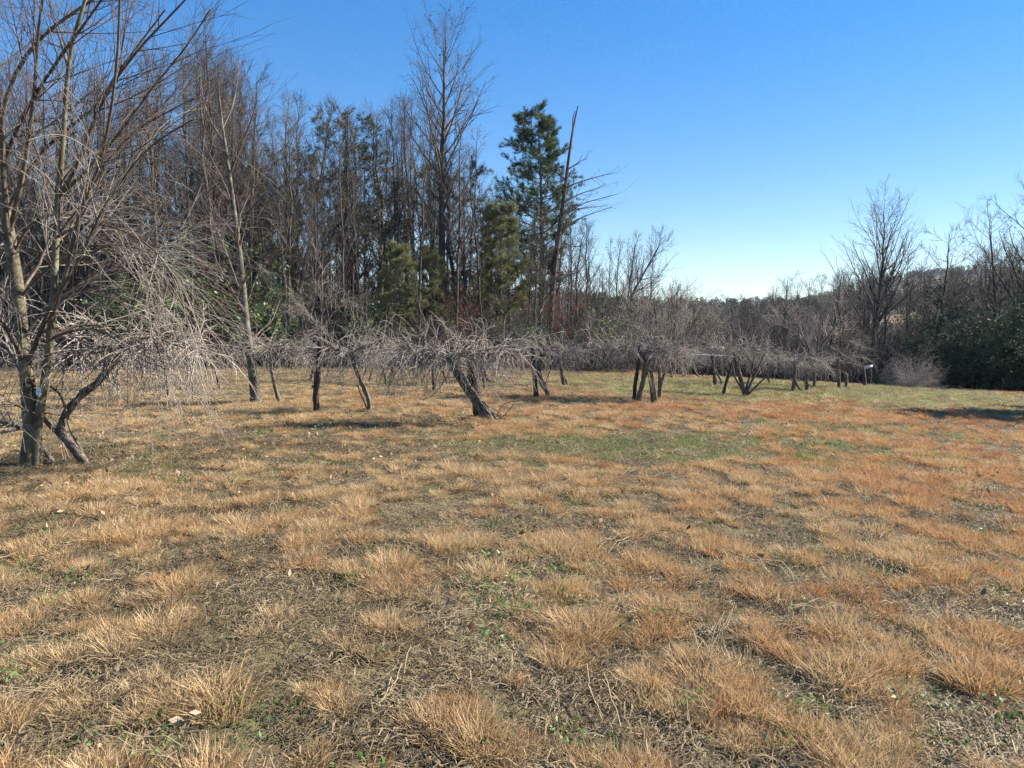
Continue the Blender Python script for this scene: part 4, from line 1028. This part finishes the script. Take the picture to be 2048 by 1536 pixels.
POSTS = {}
def build_posts():
    rg = np.random.default_rng(41)
    items = [  # key, base pixel, further pixels up to the top, half width px base, top, material, stubs, square, label
        ('knob', (633, 826), [(631, 785), (636, 745), (638, 715), (641, 683)], 6.5, 5.5, 'post_dark', 2, False, 'knobby dark trellis post standing alone between the pale tree and the thin leaning vine'),
        ('broad', (958, 838), [(952, 790), (944, 745), (936, 694)], 10, 10, 'post_dark', 0, False, 'broad dark trellis post behind the thick braided vine trunk'),
        ('mid', (1073, 798), [(1070, 765), (1067, 730), (1065, 690)], 5, 4.5, 'post_dark', 1, False, 'dark leaning trellis post next to the twisted vine right of the braided one'),
        ('thin', (337, 793), [(335, 760), (331, 720), (328, 682)], 3.6, 3.2, 'post_brown', 0, True, 'thin straight trellis post under the drooping twigs'),
        ('short_a', (868, 784), [(867, 765), (866, 735)], 3.4, 3.2, 'post_dark', 0, False, 'short post in the back vine row just left of the braided vine'),
        ('short_b', (969, 778), [(966, 755), (963, 722)], 2.8, 2.6, 'post_dark', 0, False, 'short post in the back vine row just right of the broad post'),
        ('back_a', (1128, 775), [(1124, 748), (1118, 708)], 3.6, 3.2, 'post_dark', 1, False, 'slightly leaning post in the back row with a vine foot curling beside it'),
        ('curved', (1268, 807), [(1270, 770), (1275, 740), (1279, 694)], 4.5, 3.4, 'post_dark', 3, False, 'dark crooked post with stubs, crossed by the brown leaning post'),
        ('brown', (1274, 808), [(1283, 775), (1292, 742), (1299, 716)], 5.0, 4.6, 'post_brown', 0, False, 'brown round post leaning against the crooked dark post'),
        ('back_b', (1343, 759), [(1344, 740), (1348, 712)], 3.0, 2.8, 'post_dark', 0, False, 'upright post behind the forked bushy tree'),
        ('cross', (1366, 756), [(1374, 735), (1384, 708)], 2.8, 2.6, 'post_brown', 0, False, 'slanting post in the back row crossing an upright vine'),
        ('stout', (1431, 773), [(1428, 745), (1424, 708)], 4.4, 3.0, 'post_dark', 1, False, 'stout dark post with a forked vine foot, left of the slanting black post'),
        ('slant', (1446, 790), [(1454, 760), (1463, 735), (1470, 712)], 3.4, 3.0, 'post_dark', 0, False, 'slanting black post left of the fan shaped vine'),
        ('row_end', (1678, 778), [(1677, 750), (1676, 716)], 3.6, 3.0, 'post_dark', 1, False, 'upright post with a bent vine stem close on its right'),
        ('stump', (1730, 774), [(1729.5, 763), (1727, 730)], 3.6, 1.6, 'post_dark', 0, False, 'narrow dark post with a fat foot beside the white board'),
        ('far_a', (1700, 764), [(1700.5, 756), (1701, 742)], 1.7, 1.5, 'post_dark', 0, False, 'small far post between the two white boards'),
        ('far_b', (1215, 742), [(1215, 730), (1214, 715)], 2.2, 2.0, 'post_dark', 0, False, 'small far post near the wood right of the back row'),
        ('far_c', (1444, 754), [(1444, 745), (1443, 728)], 1.3, 1.2, 'post_brown', 0, False, 'thin far stake behind the slanting black post')]
    for key, base, rest, w0, w1, mat, stubs, sq, label in items:
        g = gp(*base); Y = g[1]; pp = Y / F
        P = np.array([g - (0, 0, 0.25)] + [g] + [at(px, py, Y) for px, py in rest])
        me = post_mesh(rg, P - g, w0 * pp, w1 * pp, 0.07, stubs, sq)
        o = put('trellis_post', me, mat); o.location = g
        tag(o, label, 'post', 'trellis posts of the vine rows')
        POSTS[key] = P[-1]
    # wires
    def wire(a, b, sag, label, r=0.0036):
        a, b = np.asarray(a, float), np.asarray(b, float)
        s = np.linspace(0, 1, 14)[:, None]
        P = a * (1 - s) + b * s; P[:, 2] -= (sag * 4 * s * (1 - s))[:, 0]
        A = Acc(); A.tubes(P - a, np.full(14, r), 5)
        o = put('trellis_wire', A.mesh('trellis_wire'), 'wire'); o.location = a
        tag(o, label, 'wire', 'trellis wires')
    top = lambda k, dz=0.04: POSTS[k] - np.array([0, 0, dz])
    low = top('knob', 0.36)
    wire(at(330, 690, POSTS['thin'][1]), low, 0.03, 'thin pale wire running from the thin post to the knobby post')
    wire(low, at(936, 728, POSTS['broad'][1]), 0.05, 'thin pale wire running from the knobby post to the broad post')
    wire(top('broad', 0.05), top('mid', 0.06), 0.02, 'thin pale wire between the broad post and the twisted vine post')
    wire(top('mid', 0.06), top('curved', 0.05), 0.03, 'long thin wire between the twisted vine post and the crooked post')
    wire(top('curved', 0.05), top('slant', 0.0), 0.03, 'thin wire from the crooked post to the slanting black post')
    wire(top('back_b', 0.02), top('stout', 0.02), 0.02, 'thin wire in the back row ending at the stout post')
    wire(top('row_end', 0.08), top('stump', 0.04), 0.02, 'thin wire between the row end post and the fat footed post')
    wire(at(-60, 702, 18), at(329, 700, POSTS['thin'][1]), 0.03, 'thin pale wire running under the drooping tree to the thin post')
build_posts()

def build_boards():
    for (b1, b2, t1, t2, h, lab) in [((1735, 771), (1741, 767), (1729.5, 734.5), (1744, 731), 5.0, 'white board nailed across two thin pale stakes beside the fat footed post'),
                                     ((1642, 764), (1651, 758), (1644.5, 733), (1652, 731.5), 3.0, 'smaller white board on two thin stakes behind the vines')]:
        g = gp(*b1); Y = g[1]; pp = Y / F
        e = empty('stake_board', g); tag(e, lab, 'board')
        for b, t in ((b1, t1), (b2, t2)):
            x = at(b[0], b[1], Y); x[2] = gz(x[0], Y) - 0.12
            A = Acc(); A.tubes(np.linspace(x, at(t[0], t[1] + 2, Y), 5) - g, np.full(5, 0.011), 6)
            put('stake', A.mesh('stake'), 'stake', e)
        c1, c2 = at(t1[0] - 0.5, t1[1] + 1, Y), at(t2[0] + 0.8, t2[1] + 1, Y)
        v = []
        for c in (c1, c2):
            for dy in (-0.022, -0.062 + 0.08):
                for dz in (-h / 2, h / 2): v.append(c + (0, dy - 0.012, dz * pp))
        A = Acc(); A.smooth = False
        A.add(np.array(v) - g, [[0, 1, 5, 4], [2, 6, 7, 3], [0, 2, 3, 1], [4, 5, 7, 6], [1, 3, 7, 5], [0, 4, 6, 2]])
        put('board', A.mesh('board'), 'white_board', e)
build_boards()

# ------------------------------------------------------------------ grapevines
def canopy(rg, arms, per1, len1, per2, droop=-0.07, r=0.006, squash=(1.0, 1.0, 0.8), hang=10):
    """tangle of bare canes along the arms"""
    C = Acc()
    R = np.full(arms.shape[:2], r * 2.2)
    C.tubes(arms, np.linspace(2.4, 1.0, arms.shape[1])[None] * r * np.ones((len(arms), 1)), 5)
    B1, R1, _ = grow(rg, arms, R, int(per1 * 0.7), (0.0, 1), (30, 105), lambda t, L: len1 * 1.25 + 0 * t, 11, droop, 0.10, 0.5, r * 0.85, 9, 0.4, False, squash); C.tubes(B1, R1, 4)
    B2, R2, _ = grow(rg, B1, R1, min(per2, 3), (0.1, 1), (20, 65), len1 * 0.65, 8, droop * 0.8, 0.10, 0.8, r * 0.62, 9, 0.45); C.tubes(B2, R2, 3)
    if hang:
        B4, R4, _ = grow(rg, arms, R, hang, (0, 1), (60, 120), len1 * 1.15, 9, -0.22, 0.1, 0.4, r * 0.5, 9, 0.5); C.tubes(B4, R4, 3)
    lo = 0.08
    for v in C.v: v[:, 2] = np.maximum(v[:, 2], lo)
    return C

VINE_GROUP = 'grapevines trained on the trellis'
def vine(seed, base, path, w0, w1, spanL, spanR, label, per1=26, len1=0.55, per2=5, strands=0, extra=(), wire_dx=None, droop=-0.07, hang=7, rise=0.06, r=0.0075, bushy=False):
    """one grapevine: stem traced from the photograph, arms along the wire both ways, tangle of canes"""
    rg = np.random.default_rng(seed)
    g = gp(*base); Y = g[1]; pp = Y / F
    dep = np.concatenate([[0, 0], np.cumsum(rg.normal(size=len(path))) * 0.05])
    P = np.array([g - (0, 0, 0.15)] + [g] + [at(px, py, Y + dep[k + 2]) for k, (px, py) in enumerate(path)]) - g
    n = 20; L = resample(P, n)
    A = Acc()
    if strands:
        s = np.linspace(0, 1, n)
        for q in range(strands):
            ph = q * 2.4; rad = (w0 * (1 - 0.55 * s) + 0) * pp * rg.uniform(0.35, 1.0)
            off = np.stack([np.cos(ph + s * rg.uniform(1, 3.2)) * rad, np.sin(ph + s * 2.4) * rad * 0.8, 0.02 * rg.normal(size=n)], 1)
            Q = L + off + np.cumsum(rg.normal(size=(n, 3)), 0) * 0.004
            Q[:2, 2] = np.minimum(Q[:2, 2], -0.02)
            A.tubes(Q, np.linspace(1, 0.6, n) * rg.uniform(0.10, 0.20) * w0 * pp, 6)
    else:
        A.tubes(L, np.linspace(w0, w1, n) * pp * (1 + 0.12 * rg.normal(size=n)), 8)
        A.tubes(L + np.array([0.4 * w0 * pp, -0.02, 0]) + np.cumsum(rg.normal(size=(n, 3)), 0) * 0.006, np.linspace(w0, w1, n) * pp * 0.45, 6)
    for pix, r0, r1 in extra:
        Q = traced(pix, Y, 12, np.linspace(0, 1, len(pix)) * rg.normal() * 0.15) - g
        A.tubes(Q, np.linspace(r0, r1, 12) * pp, 6)
    top = L[-1]
    arms = []
    for k in range(3):
        for sgn, span in ((-1, spanL), (1, spanR)):
            if span <= 0: continue
            s = np.linspace(0, 1, 8)[:, None]
            e = top + np.array([sgn * span * pp * rg.uniform(0.7, 1.0), rg.normal() * 0.18, rise * rg.normal() + 0.04])
            Q = top * (1 - s) + e * s; Q[:, 1:] += np.cumsum(rg.normal(size=(8, 2)), 0) * 0.03; Q[:, 2] += 0.10 * np.sin(s[:, 0] * 3.14)
            arms.append(Q)
    arms = np.array(arms)
    C = canopy(rg, arms, per1, len1, per2, droop, r, (1, 1, 0.9), hang)
    e = empty('grapevine', g); tag(e, label, 'vine', VINE_GROUP)
    put('trunk', A.mesh('trunk'), 'vine_bark', e); put('canes', C.mesh('canes'), 'vine_cane', e)
    return e

vine(51, (985, 845), [(965, 815), (940, 785), (915, 748), (898, 715)], 17, 9, 130, 150, 'grapevine with a thick braided trunk leaning across the broad post', 46, 0.62, 6, 15,
     [([(905, 730), (890, 760), (868, 790), (845, 800)], 1.2, 0.7), ([(990, 845), (998, 820), (1010, 805), (1050, 800)], 1.4, 0.6), ([(990, 843), (1010, 830), (1028, 808)], 1.2, 0.6)], hang=14)
vine(52, (740, 823), [(737, 795), (722, 765), (710, 735), (702, 705)], 5, 3.2, 80, 90, 'grapevine with a thin forked stem leaning towards the knobby post', 34, 0.55, 3, 0, [([(736, 822), (727, 800), (722, 790), (715, 770)], 1.6, 1.2), ([(722, 768), (735, 730), (742, 700)], 1.8, 1.2)])
vine(53, (560, 806), [(553, 785), (547, 760), (543, 735), (540, 700)], 4.5, 2.6, 80, 85, 'grapevine with a crooked thin stem just right of the slim pale tree', 32, 0.55, 3, 0, [([(545, 750), (533, 735), (524, 710)], 1.4, 1.0)])
vine(54, (177, 931), [(160, 908), (138, 884), (117, 864), (124, 838), (150, 802), (172, 780), (202, 764), (210, 742), (228, 722), (246, 698)], 8, 7, 150, 190, 'grapevine with a bent elbow trunk at the foot of the drooping tree', 26, 0.60, 3, 0,
     [([(165, 928), (145, 900), (118, 868), (95, 848), (80, 825)], 5, 4), ([(178, 930), (160, 895), (140, 860), (133, 835)], 3, 2), ([(120, 945), (100, 915), (82, 890)], 5, 4), ([(175, 930), (183, 890), (188, 850)], 0.9, 0.5), ([(136, 838), (128, 805), (118, 785), (100, 772)], 3, 2)], hang=12)
vine(55, (1100, 797), [(1096, 785), (1084, 768), (1076, 748), (1081, 722), (1086, 703)], 5, 4, 80, 90, 'grapevine with a twisted trunk curling round the dark leaning post', 30, 0.55, 3, 0, [([(1102, 795), (1090, 770), (1100, 740), (1112, 715)], 1.4, 0.9)])
vine(56, (1309, 808), [(1307, 785), (1304, 755), (1296, 730), (1284, 705)], 8, 5, 120, 110, 'grapevine with a shaggy upright trunk beside the two crossed posts', 40, 0.55, 6, 9, [([(1290, 725), (1283, 755), (1288, 775)], 2.0, 1.2)], hang=16)
vine(57, (1491, 793), [(1484, 770), (1478, 745), (1472, 725), (1468, 705)], 5, 3.2, 50, 90, 'fan shaped grapevine bush of several stems right of the slanting black post', 28, 0.60, 6, 0,
     [([(1492, 792), (1500, 770), (1512, 745), (1530, 705)], 3.0, 1.4), ([(1493, 792), (1510, 775), (1530, 755), (1550, 735)], 2.6, 1.2), ([(1490, 792), (1482, 775), (1470, 755), (1466, 735)], 2.4, 1.6), ([(1491, 792), (1495, 765), (1505, 740), (1508, 710)], 2.6, 1.2)], droop=-0.02, hang=10)
vine(58, (1585, 783), [(1588, 765), (1590, 745), (1588, 722)], 4, 3, 60, 70, 'grapevine with a dark double trunk beneath the spreading small tree', 21, 0.55, 3, 0, [([(1607, 784), (1595, 772), (1590, 760)], 2.6, 2.2), ([(1592, 745), (1580, 748), (1572, 756)], 1.8, 1.6)])
vine(59, (1613, 783), [(1613, 770), (1614, 755), (1616, 738)], 3.2, 2.2, 40, 55, 'small grapevine with ragged low shoots right of the dark double trunk', 18, 0.5, 3, 0, [([(1613, 770), (1606, 760), (1602, 748)], 1.2, 0.8)], hang=14)
vine(60, (1691, 777), [(1693, 765), (1693, 752), (1686, 738), (1682, 722)], 3.0, 2.2, 75, 65, 'grapevine with a wavy stem close beside the row end post', 16, 0.65, 3)
vine(61, (1540, 769), [(1536, 757), (1531, 742), (1528, 722)], 2.4, 1.8, 40, 40, 'far grapevine between the fan shaped bush and the dark double trunk', 12, 0.5, 3)
vine(62, (1441, 772), [(1443, 762), (1436, 750), (1430, 735), (1425, 715)], 2.2, 2.0, 60, 60, 'grapevine whose foot forks off the stout post', 18, 0.55, 3)
vine(63, (1403, 757), [(1394, 750), (1388, 738), (1386, 712)], 1.8, 1.6, 40, 36, 'far grapevine with a hooked stem right of the slanting back post', 13, 0.5, 3)
vine(64, (1136, 773), [(1132, 763), (1124, 752), (1120, 730), (1118, 712)], 2.6, 2.0, 48, 60, 'grapevine curling up the leaning post of the back row', 14, 0.5, 3)
vine(65, (992, 765), [(978, 762), (970, 752), (965, 728)], 2.2, 2.0, 48, 48, 'back row grapevine with a foot lying along the ground', 14, 0.5, 3)
vine(66, (738, 766), [(741, 752), (746, 735), (744, 712)], 2.4, 1.8, 48, 48, 'back row grapevine slanting behind the thin forked vine', 14, 0.5, 3)
vine(67, (771, 769), [(771, 757), (766, 742), (768, 715)], 2.8, 2.0, 48, 56, 'back row grapevine with a kinked stem left of the braided vine', 14, 0.5, 3)
vine(68, (622, 764), [(625, 748), (628, 732), (626, 710)], 4.2, 2.5, 48, 48, 'back row grapevine with a double foot behind the knobby post', 14, 0.5, 3, 0, [([(640, 764), (634, 748), (628, 735)], 2.0, 1.6)])
vine(69, (243, 780), [(232, 765), (226, 748), (222, 715)], 3.2, 2.2, 64, 64, 'back row grapevine beyond the elbow trunk', 24, 0.5, 3, 0, [([(206, 780), (203, 765), (212, 745)], 2.2, 1.8)])
vine(70, (440, 778), [(436, 762), (432, 745), (430, 712)], 2.6, 2.0, 64, 64, 'back row grapevine left of the slim pale tree', 15, 0.5, 3)
vine(71, (60, 775), [(64, 760), (66, 740), (70, 712)], 2.6, 2.0, 64, 64, 'back row grapevine behind the stems of the drooping tree', 15, 0.5, 3)
vine(72, (895, 770), [(890, 755), (884, 738), (880, 716)], 2.4, 2.0, 48, 48, 'back row grapevine behind the braided trunk', 14, 0.5, 3)
vine(73, (1190, 740), [(1190, 728), (1188, 716)], 2.2, 1.6, 44, 40, 'far bushy grapevine near the wood right of the back row', 14, 0.5, 3, hang=16)
vine(74, (1377, 750), [(1375, 740), (1376, 715)], 1.8, 1.4, 32, 32, 'far grapevine crossed by the slanting back post', 12, 0.5, 3)
vine(75, (320, 800), [(322, 780), (324, 745), (322, 715)], 1.8, 1.6, 72, 72, 'grapevine with a very thin stem beside the thin straight post', 24, 0.5, 3)

# ------------------------------------------------------------------ small bushy trees between the rows
def build_small_trees():
    rg = np.random.default_rng(61)
    def small(name, base, stems, label, up=0.05, n1=14, l1=1.2, extra_seed=0):
        g = gp(*base); Y = g[1]; pp = Y / F
        r_ = np.random.default_rng(extra_seed)
        A, C = Acc(), Acc(); SP, SR = [], []
        for pix, r0, r1 in stems:
            P = traced(pix, Y, 16, np.linspace(0, 1, len(pix)) * r_.normal() * 0.5) - g
            R = np.linspace(r0, r1, 16) * pp; A.tubes(P, R, 7); SP.append(P); SR.append(R)
        SP, SR = np.array(SP), np.array(SR)
        B1, R1, _ = grow(r_, SP, SR, n1, (0.3, 1), (22, 55), lambda t, L: l1 * (1.25 - 0.7 * t), 7, up, 0.1, 0.5, 0.006, 9, 0.25); C.tubes(B1, R1, 4)
        B2, R2, _ = grow(r_, B1, R1, 7, (0.15, 1), (22, 60), l1 * 0.45, 5, up, 0.12, 0.6, 0.0042, 9, 0.35); C.tubes(B2, R2, 3)
        B3, R3, _ = grow(r_, B2, R2, 4, (0.15, 1), (22, 60), l1 * 0.22, 4, up, 0.12, 0.7, 0.0032, 9, 0.4); C.tubes(B3, R3, 3)
        e = empty(name, g); tag(e, label, 'tree')
        put('trunk', A.mesh('trunk'), 'vine_bark', e); put('crown', C.mesh('crown'), 'fruit_twig', e)
    small('bushy_fruit_tree', (1318, 800), [([(1318, 806), (1320, 770), (1318, 720), (1314, 670), (1312, 630), (1308, 595)], 4.5, 1.0), ([(1319, 790), (1322, 760), (1340, 730), (1360, 690), (1385, 650), (1405, 615)], 4.2, 1.0), ([(1319, 745), (1335, 700), (1345, 650), (1350, 600)], 2.6, 0.8), ([(1318, 720), (1300, 680), (1280, 650), (1265, 610)], 2.2, 0.8), ([(1345, 722), (1375, 700), (1400, 670), (1425, 650)], 2.0, 0.8)],
          'small bushy leafless tree forking low behind the two crossed posts', 0.05, 15, 1.0, 101)
    small('spreading_fruit_tree', (1628, 775), [([(1628, 779), (1630, 740), (1634, 700), (1640, 650), (1645, 600)], 3.4, 0.8), ([(1630, 735), (1615, 690), (1595, 650), (1580, 610)], 2.4, 0.7), ([(1632, 715), (1650, 680), (1675, 650), (1690, 600)], 2.4, 0.7), ([(1631, 725), (1600, 680), (1570, 650), (1548, 630)], 2.0, 0.6), ([(1634, 705), (1665, 690), (1690, 675), (1710, 690)], 2.0, 0.6)],
          'spreading small leafless tree above the dark double vine trunk', 0.03, 13, 1.1, 102)
    small('vine_draped_sapling', (640, 764), [([(640, 767), (641, 720), (642, 670), (643, 620), (644, 560), (646, 500)], 2.4, 0.8), ([(642, 670), (620, 630), (600, 610), (580, 615)], 1.6, 0.6), ([(642, 660), (670, 620), (690, 600), (705, 610)], 1.6, 0.6)],
          'thin sapling draped with vines above the knobby post', -0.02, 12, 1.0, 103)
build_small_trees()

# ------------------------------------------------------------------ air
def build_haze():
    x, y, z0, z1 = 3400, 3400, -30, 135
    v = [(a, b, c) for a in (-x, x) for b in (-y, y) for c in (z0, z1)]
    A = Acc(); A.smooth = False
    A.add(v, [[0, 1, 3, 2], [4, 6, 7, 5], [0, 4, 5, 1], [2, 3, 7, 6], [0, 2, 6, 4], [1, 5, 7, 3]])
    m = bpy.data.materials.new('haze'); m.use_nodes = True
    n, l = m.node_tree.nodes, m.node_tree.links
    n.remove(n['Principled BSDF'])
    pv = n.new('ShaderNodeVolumePrincipled'); pv.inputs['Color'].default_value = (0.80, 0.88, 1.0, 1); pv.inputs['Density'].default_value = HAZE
    l.new(pv.outputs[0], n['Material Output'].inputs['Volume'])
    M['haze'] = m
    o = put('haze', A.mesh('haze'), 'haze'); o['kind'] = 'stuff'; o['label'] = 'thin pale winter haze over the valley'; o['category'] = 'haze'
if HAZE: build_haze()
